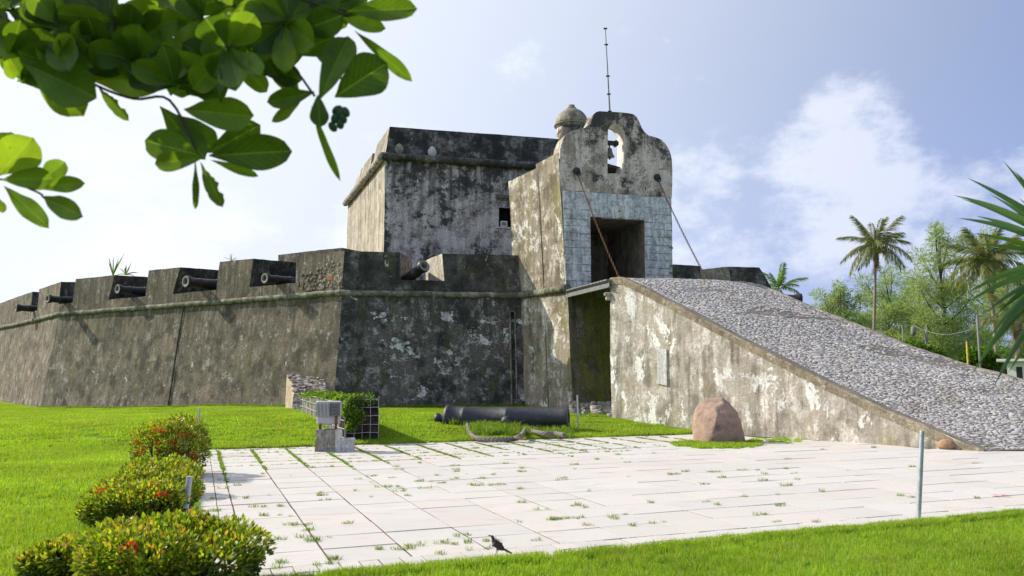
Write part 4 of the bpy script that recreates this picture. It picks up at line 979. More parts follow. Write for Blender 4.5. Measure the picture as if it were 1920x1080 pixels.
# side wall (fine grid under the sloping edge), end wall and far wall
bm = bmesh.new(); NW = 90; nw = resample(near, NW)
cols = []
for i, p in enumerate(nw):
    m_ = max(1, int((p.z + .3) / .24)); cols.append((p, m_))
rows = 20
g2 = [[bm.verts.new(wob(V(p.x, p.y, -.3 + (p.z - .0 + .3) * j / rows), .035, .016)) for j in range(rows + 1)] for p in nw]
for i in range(NW):
    for j in range(rows): bm.faces.new((g2[i][j], g2[i + 1][j], g2[i + 1][j + 1], g2[i][j + 1]))
bm_obj('side_wall', bm, M['ramp_wall'], ramp, True)['label'] = 'peeling tan plaster side wall'
bm = bmesh.new(); quad_grid(bm, z_(far[0], -.3), z_(near[0], -.3), near[0], far[0], .3); bm_obj('end_wall', bm, M['gate_low'], ramp, True)
bm = bmesh.new()
for a, b in zip(far, far[1:]): quad_grid(bm, z_(b, -.3), z_(a, -.3), a, b, .6)
bm_obj('far_wall', bm, M['ramp_wall'], ramp, True)
# coping band along the near edge, standing a little proud of the wall
def band_along(pts, depth, out, inw, mat, name, top=.03):
    bm = bmesh.new(); prof = [(out, -depth), (out, -.02), (out - .03, top), (-inw, top + .0), (-inw, -.05)]; rings = []
    for p in pts:
        dz = min(depth, max(.06, p.z + .02)) / depth
        rings.append([bm.verts.new(wob(V(p.x, p.y, p.z) + rn * o + V(0, 0, h * (dz if h < -.03 else 1)), .012, .010)) for o, h in prof])
    for a, b in zip(rings, rings[1:]):
        for k in range(len(prof) - 1): bm.faces.new((a[k], b[k], b[k + 1], a[k + 1]))
    bm.faces.new(rings[0]); bm.faces.new(list(reversed(rings[-1]))); return bm_obj(name, bm, mat, ramp)
band_along(resample(near, 110), .20, .016, .16, M['coping'], 'coping')
def band_far(pts):
    bm = bmesh.new(); rings = []; fn = V(-farD.y, farD.x, 0) * -1
    for p in pts: rings.append([bm.verts.new(wob(p + fn * o + V(0, 0, h), .012, .012)) for o, h in ((.12, -.2), (.12, .03), (-.10, .04), (-.10, -.05))])
    for a, b in zip(rings, rings[1:]):
        for k in range(3): bm.faces.new((a[k], b[k], b[k + 1], a[k + 1]))
    bm_obj('far_coping', bm, M['rubble'], ramp)
band_far(resample(far, 60))
# pale rectangle of fresh render on the side wall
pa = [on_wall(px, py, R0, R1) + rn * .0 for px, py in ((1233, 719), (1252, 723), (1251, 655), (1234, 655))]
bm = bmesh.new(); vv = [bm.verts.new(p + rn * .045) for p in pa]; vb = [bm.verts.new(p - rn * .03) for p in pa]; bm.faces.new(vv)
for k in range(4): bm.faces.new((vb[k], vb[(k + 1) % 4], vv[(k + 1) % 4], vv[k]))
bm_obj('render_patch', bm, M['concrete_pale'], ramp)['label'] = 'upright pale rectangle of newer render'
# bracket at the top of the end
p = near[0]; bm = bmesh.new(); bq = Matrix.Translation(p + V(-.08, .05, -.55)); box(bm, (-.10, -.12, 0), (.12, .1, .12), bq, .03); box(bm, (-.05, -.12, -.14), (.12, .1, 0), bq, .03); bm_obj('corbel', bm, M['ramp_end'], ramp)
# cobbles: every visible stone is real; the nearest are separate pieces
def stone_mesh(seed):
    r = random.Random(seed); n = r.choice((4, 4, 5, 5, 6)); bot, mid_, top = [], [], []
    for k in range(n):
        a = 2 * math.pi * (k + r.uniform(-.25, .25)) / n; q = r.uniform(.82, 1.05)
        x, y = math.cos(a) * .5 * q, math.sin(a) * .5 * q; bot.append((x, y, -.5)); mid_.append((x * 1.0, y, .36 + r.uniform(-.06, .06))); top.append((x * .90, y * .86, .5 + r.uniform(-.10, .10)))
    vs_ = bot + mid_ + top; fs = []
    for a, b in ((0, n), (n, 2 * n)):
        for k in range(n): j = (k + 1) % n; fs += [(a + k, a + j, b + j), (a + k, b + j, b + k)]
    for k in range(1, n - 1): fs.append((2 * n, 2 * n + k, 2 * n + k + 1))
    return np.array(vs_), np.array(fs)
SM = [stone_mesh(i) for i in range(14)]
rs = random.Random(11); stones = []
v_rows = 0; u = .004; 
LR = sum((b - a).length for a, b in zip(near, near[1:]))
while u < .995:
    du = rs.uniform(.036, .056) / LR
    W_ = (rsurf(u, 1) - rsurf(u, 0)).length; x = .22
    while x < W_ - .12:
        w = rs.uniform(.05, .20) if rs.random() < .88 else rs.uniform(.20, .32)
        if rs.random() < .10: w *= 1.6
        v = (x + w / 2) / W_; uu = u + rs.uniform(-.25, .25) * du
        p = rsurf(min(1, max(0, uu)), v)
        if mnoise.noise(V(p.x * .5, p.y * .9, p.z) + V(5, 5, 5)) < .30 or rs.random() < .30:
            px_ = (rsurf(min(1, uu + .01), v) - rsurf(max(0, uu - .01), v)); tx = (rsurf(uu, min(1, v + .03)) - rsurf(uu, max(0, v - .03)))
            stones.append((p, tx.normalized(), px_.normalized(), w * rs.uniform(.85, 1.15), du * LR * rs.uniform(.8, 1.9), rs.uniform(.022, .042), rs.randrange(14), rs.uniform(-.22, .22)))
        x += w
    u += du
stones.sort(key=lambda s: s[0].length if (-.66 < s[0].x / s[0].y < .655) else 1e3 + s[0].length)
sm_me = [np_mesh('cobble', v, f, M['cobble']) for v, f in SM]; rub_me = [np_mesh('rubble_stone', v, f, M['rubble_warm']) for v, f in SM[:6]]; print('FOOT', near[-1], far[-1])
Vs, Fs, base_i = [], [], 0
for k, (p, tx, ty, w, h, t, si, rot) in enumerate(stones):
    p = p - V(0, 0, .014 * max(0, mnoise.noise(V(p.x * .8, p.y * 1.6, 3)) + .25)); nz = tx.cross(ty).normalized(); nz = nz if nz.z > 0 else -nz
    ty2 = nz.cross(tx).normalized(); ca, sa = math.cos(rot), math.sin(rot); X = tx * ca + ty2 * sa; Y = ty2 * ca - tx * sa
    nz = (nz + V(rs.uniform(-.13, .13), rs.uniform(-.13, .13), 0)).normalized()
    M4 = Matrix(((X.x * w, Y.x * h, nz.x * t, p.x), (X.y * w, Y.y * h, nz.y * t, p.y), (X.z * w, Y.z * h, nz.z * t, p.z + .004), (0, 0, 0, 1)))
    if k < 300:
        o = link('cobble', sm_me[si], None, ramp); o.matrix_parent_inverse = PARENT_INV[ramp.name]; o.matrix_basis = M4
    else:
        v, f = SM[si]; A_ = np.array(M4); Vs.append(v @ A_[:3, :3].T + A_[:3, 3]); Fs.append(f + base_i); base_i += len(v)
o = link('cobbles', np_mesh('cobbles', np.concatenate(Vs), np.concatenate(Fs), M['cobble']), None, ramp); tag(o, kind='stuff')

# ---------------------------------------------------------------- drawbridge
dbr = thing('drawbridge', 'short grey steel and plank drawbridge between ramp and gate', 'bridge', (3, 27, ZD))
s_l, s_r = -.0, gs(DL[1]) + .15
gL, gR = GA + gt * .12, GA + gt * s_r; rL = z_(near[0], 0) + V(-.02, -.12, 0); rR = rL + (z_(far[0], 0) - z_(near[0], 0)).normalized() * (s_r - .1)
zg, zr_ = 4.60, near[0].z - .02
def dk(s, t, z): # s across 0..1, t from gate to ramp
    a = gL.lerp(gR, s).lerp(rL.lerp(rR, s), t); return V(a.x, a.y, zg + (zr_ - zg) * t + z)
n = 13
for i in range(n):
    bm = bmesh.new(); t0, t1 = i / n + .004, (i + 1) / n - .004
    pts = [dk(-.03, t0, -.045), dk(1.03, t0, -.045), dk(1.03, t1, -.045), dk(-.03, t1, -.045), dk(-.03, t0, 0), dk(1.03, t0, 0), dk(1.03, t1, 0), dk(-.03, t1, 0)]
    vv = [bm.verts.new(p) for p in pts]
    for f in ((3, 2, 1, 0), (4, 5, 6, 7), (0, 1, 5, 4), (1, 2, 6, 5), (2, 3, 7, 6), (3, 0, 4, 7)): bm.faces.new([vv[k] for k in f])
    bm_obj('deck_plank', bm, M['steelgrey'], dbr)
for s in (0.0, .33, .66, 1.0):
    bm = bmesh.new()
    for (za, zb, hw) in ((-.075, -.05, .06), (-.245, -.075, .012), (-.27, -.245, .06)):
        e = .008 * 6 if hw > .02 else .012
        pts = [dk(s, 0.02, za) - gt * hw, dk(s, 0.02, za) + gt * hw, dk(s, 1.0, za) + gt * hw, dk(s, 1.0, za) - gt * hw]; top4 = [p + V(0, 0, zb - za) for p in pts]
        vv = [bm.verts.new(p) for p in pts + top4]
        for f in ((3, 2, 1, 0), (4, 5, 6, 7), (0, 1, 5, 4), (1, 2, 6, 5), (2, 3, 7, 6), (3, 0, 4, 7)): bm.faces.new([vv[k] for k in f])
    bm_obj('steel_beam', bm, M['steelgrey'], dbr)
# lifting chains
def chain(a, b, sag, label, step=.105, w=.030):
    t = thing('drawbridge_chain', label, 'chain', tuple(b), group='chains of the drawbridge'); bm = bmesh.new(); L_ = (b - a).length; n = int(L_ / step); pts = []
    for i in range(n + 1):
        f = i / n; p = a.lerp(b, f) + V(0, 0, -sag * 4 * f * (1 - f)); pts.append(p)
    for i in range(n):
        p = (pts[i] + pts[i + 1]) / 2; d = (pts[i + 1] - pts[i]).normalized(); x = d.cross(V(0, 0, 1)).normalized(); y = d.cross(x)
        s_ = x if i % 2 else y; hl = step * .5 + .012
        ring = [p + d * (hl * math.cos(k * math.pi / 4)) + s_ * (w * math.sin(k * math.pi / 4)) for k in range(9)]
        tube_pts(bm, ring, .0105, 5, False)
    o = bm_obj('links', bm, M['rust'], t); return t
chain(rA, atZ(1161, 521, near[0].z + .02), .10, 'left rusty chain running from the gable down across the dark doorway')
chain(rB, atZ(1327, 526, far[0].z + .02), .10, 'right rusty chain running down outside the gatehouse against the sky')
# rubble ledge at the foot between gatehouse and ramp
rub = thing('rubble_ledge', 'low heap of broken masonry at the foot of the wall under the drawbridge', 'rubble', (2.9, 26.5, .3))
rq = random.Random(21)
for i in range(26):
    px, py = rq.uniform(1068, 1145), rq.uniform(756, 782); Y = 27.4 - (py - 756) / 26 * 2.0; p = atY(px, py, Y); sz = rq.uniform(.14, .42)
    v, f = SM[rq.randrange(14)]; o = link('rubble_stone', np_mesh('rubble_stone', v * np.array([sz, sz * .8, sz * .6]), f, M['rubble']), None, rub)
    o.matrix_basis = Matrix.Translation(p) @ Matrix.Rotation(rq.uniform(0, 3), 4, 'Z') @ Matrix.Rotation(rq.uniform(-.4, .4), 4, 'X')
bm = bmesh.new(); gpts = [atY(1060, 790, 26.2), atY(1150, 790, 25.0), atY(1150, 752, 27.6), atY(1066, 752, 27.8)]
quad_grid(bm, gpts[0] + V(0, 0, -.1), gpts[1] + V(0, 0, -.1), gpts[2], gpts[3], .18, (.12, .08)); bm_obj('rubble_bed', bm, M['rubble'], rub, True)
# ================================================================ CANNONS
def cannon_local(name_parent, L_=2.7, r=.235, mat='iron', trun=True, rimmat='rim', knob=True, fat=False):
    """barrel along +x, muzzle at x = 0, breech at x = -L"""
    Q = Matrix.Rotation(R(90), 4, 'Y')
    prof = [(-L_, r * .35), (-L_ + .001, r * 1.02), (-L_ + .06, r * 1.16), (-L_ + .14, r * 1.16), (-L_ + .17, r * 1.04), (-L_ + .55, r * .99), (-L_ + .57, r * 1.06), (-L_ + .62, r * 1.06), (-L_ + .64, r * .97),
            (-L_ * .5, r * .90), (-L_ * .5 + .02, r * .95), (-L_ * .5 + .07, r * .95), (-L_ * .5 + .09, r * .86), (-.62, r * .74), (-.60, r * .80), (-.56, r * .80), (-.54, r * .73), (-.30, r * .70), (-.16, r * .84), (-.09, r * .94), (-.04, r * .94), (0, r * .86)]
    if fat: prof = [(z, (q if z < -L_ * .9 else r * (1.0 - .20 * (z + L_ * .9) / (L_ * .9)) * (1.035 if abs(q / r - 1.06) < .01 or abs(q / r - .95) < .005 else 1) * (1 + .16 * max(0, 1 - abs(z + .05) / .35)))) for z, q in prof]
    bm = bmesh.new(); lathe(bm, prof, 28, Q, cap1=False); b = bm_obj('barrel', bm, M[mat], name_parent, True)
    bm = bmesh.new(); lathe(bm, [(0, r * .87), (.006, r * .80), (.004, r * .5), (-.03, r * .44), (-.5, r * .42)], 24, Q, cap0=False, cap1=False); lathe(bm, [(-.5, r * .43), (-.505, 0.001)], 24, Q, False, False); bm_obj('muzzle', bm, M[rimmat], name_parent, True)
    if knob:
        bm = bmesh.new(); lathe(bm, [(-L_ + .02, r * .55), (-L_ - .05, r * .32), (-L_ - .12, r * .26), (-L_ - .18, r * .42), (-L_ - .25, r * .5), (-L_ - .31, r * .42), (-L_ - .35, r * .15)], 18, Q); bm_obj('breech_knob', bm, M[mat], name_parent, True)
    if trun:
        for s in (-1, 1):
            bm = bmesh.new(); Y_ = Matrix.Translation((-L_ * .48, 0, -.03)) @ Matrix.Rotation(R(-90 * s), 4, 'X'); lathe(bm, [(r * .7, r * .52), (r * 1.05, r * .52), (r * 1.06, r * .40), (r * 1.55, r * .40), (r * 1.57, r * .36)], 18, Y_); bm_obj('trunnion', bm, M[mat], name_parent, True)
def place_axis(t, muzzle, axis):
    axis = axis.normalized(); q = axis.to_track_quat('X', 'Z'); t.rotation_mode = 'QUATERNION'; t.rotation_quaternion = q; t.location = muzzle
fc0 = thing('fort_cannon', 'x', 'cannon', local=True, group='cannons pointing out of the embrasures')
cannon_local(fc0)
bm = bmesh.new(); box(bm, (-1.75, -.24, -.50), (-1.15, .24, -.22), bev=.03); bm_obj('carriage_block', bm, M['wood_dark'], fc0)
def axis_cannon(o, px, py, A, t, n, s_out, lab, up=0.0, yaw=0.0, sc=1.0):
    c = A + t * along(s_out, SILL + .4, A, t); u = (px - 960) / F; dd = 0.0
    for _ in range(6):
        dd = dd + .0; z = on_wall(px, py, c + n * dd, c + n * dd + t).z; dd = (u * (c.y * CA + (z - EYE) * SA) - c.x) / (n.x - u * n.y * CA)
    P_ = z_(c + n * dd, z); ax = (n + t * yaw + V(0, 0, up)).normalized(); place_axis(o, P_, ax); o.scale = (sc,) * 3; o['label'] = lab
cans = [fc0] + [copy_tree(fc0) for _ in range(6)]
axis_cannon(cans[0], 496, 522, C1, f1, n1, 517, 'black cannon nearest the bastion corner on the long brown face', sc=1.0)
axis_cannon(cans[1], 348, 528, C1, f1, n1, 370, 'thick black cannon with a pale muzzle ring, second from the bastion corner', sc=1.22)
axis_cannon(cans[2], 220, 542, C1, f1, n1, 238, 'black cannon in the embrasure topped by a sprouting plant', sc=1.06)
axis_cannon(cans[3], 89, 560, C1, f1, n1, 121, 'black cannon sticking out at the bend of the left wall', sc=1.0)
axis_cannon(cans[4], 30, 577, C0, f0, n0, 62, 'farthest black cannon, near the left edge of the wall', sc=1.05)
cans[5].location = (0, 0, 0); m5 = on_wall(796, 498, C1 + n2 * .55, C1 + n2 * .55 + f2); place_axis(cans[5], m5, V(.62, -.72, .34)); cans[5].scale = (1.12,) * 3; cans[5]['label'] = 'black cannon aimed upward out of the embrasure beside the gatehouse'
m6 = atY(1503, 561, 36.5); place_axis(cans[6], m6, V(.93, -.15, -.02)); cans[6].scale = (1.25,) * 3; cans[6]['label'] = 'black cannon barrel showing over the far edge of the cobbled ramp'

# old cannon lying on the lawn
lc = thing('lawn_cannon', 'long blue-black old cannon lying on the grass before the fort', 'cannon', local=True)
cannon_local(lc, 3.66, .335, 'iron_blue', True, 'iron_blue', fat=True)
pm, pb = atY(1066, 783.5, 22.0), atY(836, 785, 22.7)
lc.location = pm; q_ = (pm - pb).normalized().to_track_quat('X', 'Z'); lc.rotation_mode = 'QUATERNION'; lc.rotation_quaternion = q_ @ Matrix.Rotation(R(12), 3, 'X').to_quaternion()
# the wide-mouthed shape of its muzzle swell
lc.scale = ((pm - pb).length / 3.66, 1, 1)
# thick rope in the grass
rope = thing('old_rope', 'thick weathered grey rope lying in a curl in front of the lawn cannon', 'rope', tuple(atZ(900, 818, .1)))
rp_px = [(876, 806, 19.9), (879, 812, 19.7), (886, 818, 19.5), (898, 821.5, 19.4), (920, 823, 19.3), (945, 823, 19.3), (965, 821.5, 19.4), (977, 816, 19.6), (984, 806, 19.9), (988, 797, 20.4), (992, 803, 20.3), (1000, 808, 20.0), (1020, 812, 19.7), (1040, 812, 19.7), (1058, 815, 19.7)]
cp = [atZ(px, py + 1, .08 if 872 < px < 975 else .16) for px, py, Y in rp_px]
cp = [V(p.x, p.y, max(p.z, lawn_h(p.x, p.y) + .05)) for p in cp]
def densify(pts, n):
    pts = [Vector(p) for p in pts]
    out = []
    for i in range(len(pts) - 1):
        p0, p1, p2, p3 = pts[max(0, i - 1)], pts[i], pts[i + 1], pts[min(len(pts) - 1, i + 2)]
        for k in range(n):
            t = k / n; out.append(.5 * ((2 * p1) + (p2 - p0) * t + (2 * p0 - 5 * p1 + 4 * p2 - p3) * t * t + (3 * p1 - p0 - 3 * p2 + p3) * t ** 3))
    out.append(pts[-1]); return out
core = densify(cp, 14)
for s in range(3):
    bm = bmesh.new(); pts = []; d = 0
    for i, p in enumerate(core):
        t = (core[min(i + 1, len(core) - 1)] - core[max(0, i - 1)]).normalized(); x = t.cross(V(0, 0, 1)).normalized(); y = x.cross(t)
        d += (core[i] - core[max(0, i - 1)]).length; a = d * 22 + s * 2.094; pts.append(p + (x * math.cos(a) + y * math.sin(a)) * .030)
    tube_pts(bm, pts, .036, 6); bm_obj('strand', bm, M['rope'], rope, True)
for k, (px, py) in enumerate(((940, 800), (958, 812), (905, 816), (1030, 818))):
    pass

# ================================================================ BOULDERS
def boulder(name, label, cen, rx, ry, rz, mat, seed, sub=4, tilt=0, cuts=()):
    bm = bmesh.new(); bmesh.ops.create_icosphere(bm, subdivisions=sub, radius=1)
    for v in bm.verts:
        p = v.co.copy(); p.z = p.z * 1.0
        for (nx, ny, nz, d) in cuts:
            nn = V(nx, ny, nz).normalized(); k = p.dot(nn) - d
            if k > 0: p -= nn * k * .88
        p = p * (1 + .07 * mnoise.noise(p * 1.3 + V(seed, 0, 0)) + .035 * mnoise.noise(p * 4 + V(seed, 0, 0)) + .014 * mnoise.noise(p * 11)); ck = abs(mnoise.noise(p * 1.9 + V(seed * 2, 4, 0))); p = p * (1 - .035 * max(0, 1 - ck / .035))
        v.co = V(p.x * rx, p.y * ry, p.z * rz)
    o = bm_obj(name, bm, M[mat], None, True); o.location = cen; return tag(o, label, 'boulder')
bo = BOULDER
boulder('boulder', 'big red-brown faceted boulder on the paving by the ramp wall', (bo.x, bo.y + .35, .32), .68, .60, .75, 'boulder', 3.3, 5,
        cuts=((-.75, -.55, .42, .66), (.25, -.95, .18, .70), (.9, -.2, .25, .80), (-.2, -.4, 1, .80), (.05, -.8, .9, .80), (-.9, .1, .1, .82), (.7, -.3, .75, .78)))
sb_ = atZ(1781, 843, 0); boulder('round_stone', 'small round reddish stone at the foot of the ramp wall', (sb_.x, sb_.y + .12, .09), .19, .17, .13, 'redstone', 8.1, 3)['category'] = 'stone'

# ================================================================ POSTS
def post(px0, py0, px1, py1, r, label, z0=0.0, Y=None):
    a = atZ(px0, py0, z0) if Y is None else atY(px0, py0, Y); b = atY(px1, py1, a.y)
    t = thing('metal_post', label, 'post', tuple(a), group='thin metal posts round the paving')
    bm = bmesh.new(); d = (b - a); tube_pts(bm, [a - d * .1, b - d * .004], r, 12, False); bm_obj('tube', bm, M['steel'], t, True)
    bm = bmesh.new(); tube_pts(bm, [b - d * .012, b], [r * 1.06, r * 1.04], 12); bm_obj('cap', bm, M['steel'], t)
post(1722, 975, 1729, 808, .026, 'galvanised post standing at the right front edge of the paving')
post(342, 1000, 355.5, 893, .031, 'galvanised post leaning between the two nearest bushes')
post(370, 822, 374.5, 765, .022, 'thin post rising behind the farthest red-flowered bush', Y=16.5)
post(1084.5, 801, 1082.5, 741, .022, 'thin pale post beside the muzzle of the lawn cannon', Y=21.8)
post(345.5, 840, 344.5, 799, .030, 'short metal stub poking out of the top of the farthest bush', Y=13.0)

# ================================================================ FLOODLIGHT ON ITS CONCRETE BLOCK
fb = atZ(615, 847, 0); Yb = fb.y
base = thing('floodlight_plinth', 'lichened tapering concrete plinth under the finned floodlight', 'plinth', tuple(fb))
def px_box(name, px0, px1, yb, yt, Y, dep, m, parent, taper=0.0, lab=None, z0=None, rot=.22, bev=.012):
    a, b = atY(px0, yb, Y), atY(px1, yb, Y); w = (b - a).length; c = (a + b) / 2; zt_ = atY((px0 + px1) / 2, yt, Y).z; z0_ = a.z if z0 is None else z0
    bm = bmesh.new(); vs_ = box(bm, (-w / 2, 0, 0), (w / 2, dep, zt_ - z0_))
    for v in bm.verts:
        if v.co.z > .01: v.co.x *= 1 - taper; v.co.y = dep / 2 + (v.co.y - dep / 2) * (1 - taper)
    if bev: bmesh.ops.bevel(bm, geom=list(bm.edges), offset=bev, segments=2, affect='EDGES')
    for v in bm.verts: v.co = (Matrix.Translation((c.x, Y, z0_)) @ Matrix.Rotation(rot, 4, 'Z')) @ v.co; v.co = wob(v.co, .0, .008)
    o = bm_obj(name, bm, M[m], parent); 
    if lab: o['label'] = lab
    return o
px_box('plinth_block', 590, 639, 846, 806, Yb, .55, 'concrete', base, .12, z0=-.02)
px_box('lit_face_slab', 629, 641, 845, 805.5, Yb - .02, .50, 'concrete_pale', base, .0, z0=-.02, rot=.30)  # added pale slab stands in for the plinth's lit right face
sb2 = thing('concrete_kerb_block', 'small whitish concrete block beside the floodlight plinth', 'block', tuple(atZ(652, 846, 0)))
px_box('block_body', 641, 665, 845, 825, Yb + .02, .34, 'concrete_pale', sb2, .03, z0=-.02, rot=.2); px_box('block_lid', 640, 666, 827, 823, Yb + .0, .38, 'concrete_pale', sb2, 0, rot=.2)
fl = thing('floodlight', 'grey finned floodlight housing turned towards the fort, on two rusty legs', 'floodlight', tuple(atY(615, 806, Yb + .2)))
zt_, zb_, zm_ = atY(615, 753, Yb).z, atY(615, 797, Yb).z, atY(615, 783, Yb).z; cx_ = atY(616, 780, Yb + .2); wd = (atY(639, 780, Yb) - atY(593, 780, Yb)).length
Q = Matrix.Translation((cx_.x, Yb + .12, 0)) @ Matrix.Rotation(.10, 4, 'Z')
bm = bmesh.new(); vs_ = box(bm, (-wd / 2, .05, zb_), (wd / 2, .34, zt_), bev=.02)
for v in bm.verts:
    k = (v.co.z - zb_) / (zt_ - zb_); v.co.x *= .90 + .10 * k; v.co.y += .05 * k; v.co = Q @ v.co
bm_obj('housing', bm, M['alu'], fl)
bm = bmesh.new(); box(bm, (-wd / 2 + .012, .035, zm_ + .015), (wd / 2 - .012, .06, zt_ - .02), Q); bm_obj('heat_sink', bm, M['steelgrey'], fl)  # darker plate behind the fins; shade of their gaps put into its colour
nf_ = 10
for i in range(nf_):
    x = -wd / 2 + .015 + i * (wd * .60 - .02) / nf_; bm = bmesh.new(); box(bm, (x, -.035, zm_ + .02), (x + .014, .10, zt_ - .03), Q); bm_obj('fin', bm, M['alu'], fl)
for i in range(9):
    z = zm_ + .03 + i * (zt_ - zm_ - .06) / 9; bm = bmesh.new(); box(bm, (wd * .13, -.02, z), (wd / 2 - .01, .10, z + .016), Q); bm_obj('fin', bm, M['steelgrey'], fl)
for x in (-wd * .30, wd * .33):
    bm = bmesh.new(); box(bm, (x - .02, -.01, atY(615, 808, Yb).z), (x + .03, .03, zb_ + (.18 if x > 0 else .02)), Q); bm_obj('leg', bm, M['rust'], fl)

# ================================================================ TIMBER ENCLOSURE WITH WIRE GRID AND VINE
ea = atZ(648, 829, .02); ebr = atZ(709, 828, .02); eb = atY(565, 778, 25.4); eb.z = .2
enc = thing('timber_enclosure', 'long low enclosure of dark timber boards covered with a pale wire grid, vine on top', 'enclosure', tuple(ea))
ztop = atY(690, 752, ea.y).z
def eq(bm, a, b, z0, z1, th, nrm): # upright board between plan points a and b
    pts = [z_(a, z0), z_(b, z0), z_(b, z0) + nrm * th, z_(a, z0) + nrm * th]; tp = [z_(p, z1) for p in pts]; vv = [bm.verts.new(wob(p, .0, .01)) for p in pts + tp]
    for f in ((3, 2, 1, 0), (4, 5, 6, 7), (0, 1, 5, 4), (1, 2, 6, 5), (2, 3, 7, 6), (3, 0, 4, 7)): bm.faces.new([vv[k] for k in f])
nfr = outn((ebr - ea).normalized(), at=ea); nsd = outn((eb - ea).normalized(), V(-20, 10, 0), at=ea)
zz = [0.0 + i * (ztop - 0.0) / 5 for i in range(6)]
for i in range(5):
    bm = bmesh.new(); eq(bm, ea, ebr, zz[i] + .006, zz[i + 1] - .006, -.05, nfr); bm_obj('front_board', bm, M['wood_dark'], enc)
ns_ = 26
for i in range(ns_):
    a, b = ea.lerp(eb, (i + .06) / ns_), ea.lerp(eb, (i + .9) / ns_); zb0 = lawn_h(a.x, a.y) - .05
    bm = bmesh.new(); eq(bm, a, b, zb0, ztop - .02 + rb.uniform(-.02, .01), -.04, nsd); o = bm_obj('side_board', bm, M['concrete' if i > 2 else 'wood_dark'], enc)
ec = ebr + (eb - ea) * .98
bm = bmesh.new(); eq(bm, ebr, ec, 0, ztop - .05, -.05, -nsd); bm_obj('rear_panel', bm, M['wood_dark'], enc)
bm = bmesh.new(); quad_grid(bm, z_(ea, ztop - .12), z_(ebr, ztop - .12), z_(ec, ztop - .1), z_(eb, ztop - .1), .4); bm_obj('soil_fill', bm, M['soil'], enc)
def wire(a, b, r=.006): bm = bmesh.new(); n = 8; tube_pts(bm, [a.lerp(b, i / n) + mnoise.noise_vector(a.lerp(b, i / n) * 3) * .018 for i in range(n + 1)], r, 4); bm_obj('wire', bm, M['alu'], enc)
for i in range(5): a = ea.lerp(ebr, i / 4) + nfr * .03; wire(z_(a, 0.02), z_(a, ztop + (.12 if i >= 3 else .0)), .007)
for i in range(6): z = .03 + i * (ztop + .02) / 5; wire(z_(ea + nfr * .03, z), z_(ebr + nfr * .03, z), .007)
for i in range(11): a = ea.lerp(eb, i / 10) + nsd * .03; wire(z_(a, lawn_h(a.x, a.y)), z_(a, ztop + .0), .011)
for i in range(5): z = .12 + i * (ztop) / 5; wire(z_(ea + nsd * .03, z), z_(eb + nsd * .03, z + .12), .011)

# ================================================================ STONE BUTTRESS / OLD STEP AT THE WALL
bt = thing('stone_buttress', 'broken stone buttress with a pale rendered side leaning on the long brown wall', 'buttress', tuple(atY(575, 772, 28)))
Yf, Yk = 27.5, 29.6
p0, p1 = atY(530, 774, Yf), atY(624, 774, 28.9); t0, t1 = atY(541, 701, 29.4), atY(607, 712, 29.2); t1b = atY(626, 732, 29.2); m0 = atY(552, 728, 28.2); m1 = atY(612, 738, 28.2)
for p in (p0, p1): p.z = 0
bm = bmesh.new()
quad_grid(bm, p0 + V(.35, -.1, 0), p1 + V(0, -.7, 0), m1, m0, .2, (.05, .05)); quad_grid(bm, m0, m1, t1, t0, .2, (.05, .05)); quad_grid(bm, m1, p1 + V(0, -.7, 0), p1 + V(.1, 1, 0), t1b, .2, (.05, .05)); quad_grid(bm, m1, t1b, t1b, t1, .2, (.04, .04))
bm_obj('stone_core', bm, M['rubble'], bt, True)
bm = bmesh.new(); quad_grid(bm, p0 + V(-.25, 1.2, 0), p0 + V(.38, -.1, 0), m0 + V(.03, 0, 0), t0 + V(-.1, .1, 0), .2, (.03, .02)); quad_grid(bm, p0 + V(.38, -.1, 0), p0 + V(.55, -.1, 0), m0 + V(.12, 0, 0), m0 + V(.03, 0, 0), .2, (.03, .02)); bm_obj('rendered_side', bm, M['buttress_side'], bt, True)
for i in range(150):
    s, t = rq.random(), rq.random()
    if t < .55: p = (p0 + V(.35, -.1, 0)).lerp(p1 + V(0, -.7, 0), s).lerp(m0.lerp(m1, s), t / .55)
    else: p = m0.lerp(m1, s).lerp(t0.lerp(t1, s), (t - .55) / .45)
    sz = rq.uniform(.09, .22); o = link('rubble_stone', rub_me[rq.randrange(6)], None, bt); o.matrix_basis = Matrix.Translation(p + V(0, -.03, .02)) @ Matrix.Rotation(rq.uniform(-.5, .5), 4, 'Z') @ Matrix.Rotation(rq.uniform(.5, 1.0), 4, 'X') @ Matrix.Diagonal((sz * 1.3, sz * .7, sz * .35, 1))

# rubble showing where the plaster fell off the corner merlon, with one orange brick
rm = random.Random(77)
def on_front(px, py, k=0.0):
    p = on_wall(px, py, C1, C1 + f1); return p + n1 * (-(p.z - HC) * LEAN + k)
for i in range(170):
    px, py = rm.uniform(556, 642), rm.uniform(478, 545)
    edge = 517 - (px - 556) * .36
    if py < edge + mnoise.noise(V(px * .08, 0, 0)) * 14 or py > 546 - (642 - px) * .05: continue
    if abs(px - 619) < 9 and abs(py - 521) < 9: continue
    sz = rm.uniform(.07, .17); p = on_front(px, py, .005); o = link('rubble_stone', rub_me[rm.randrange(6)], None, oA)
    o.matrix_basis = Matrix.Translation(p) @ n1.to_track_quat('Z', 'Y').to_matrix().to_4x4() @ Matrix.Rotation(rm.uniform(0, 3), 4, 'Z') @ Matrix.Diagonal((sz * 1.2, sz, .06, 1))
Qb = Matrix.Translation(on_front(619, 521, .0)) @ Matrix.Rotation(math.atan2(-f1.y, -f1.x), 4, 'Z'); bm = bmesh.new(); box(bm, (-.15, -.035, -.10), (.13, .05, .11), Qb, .015); bm_obj('brick', bm, M['brick'], oA)
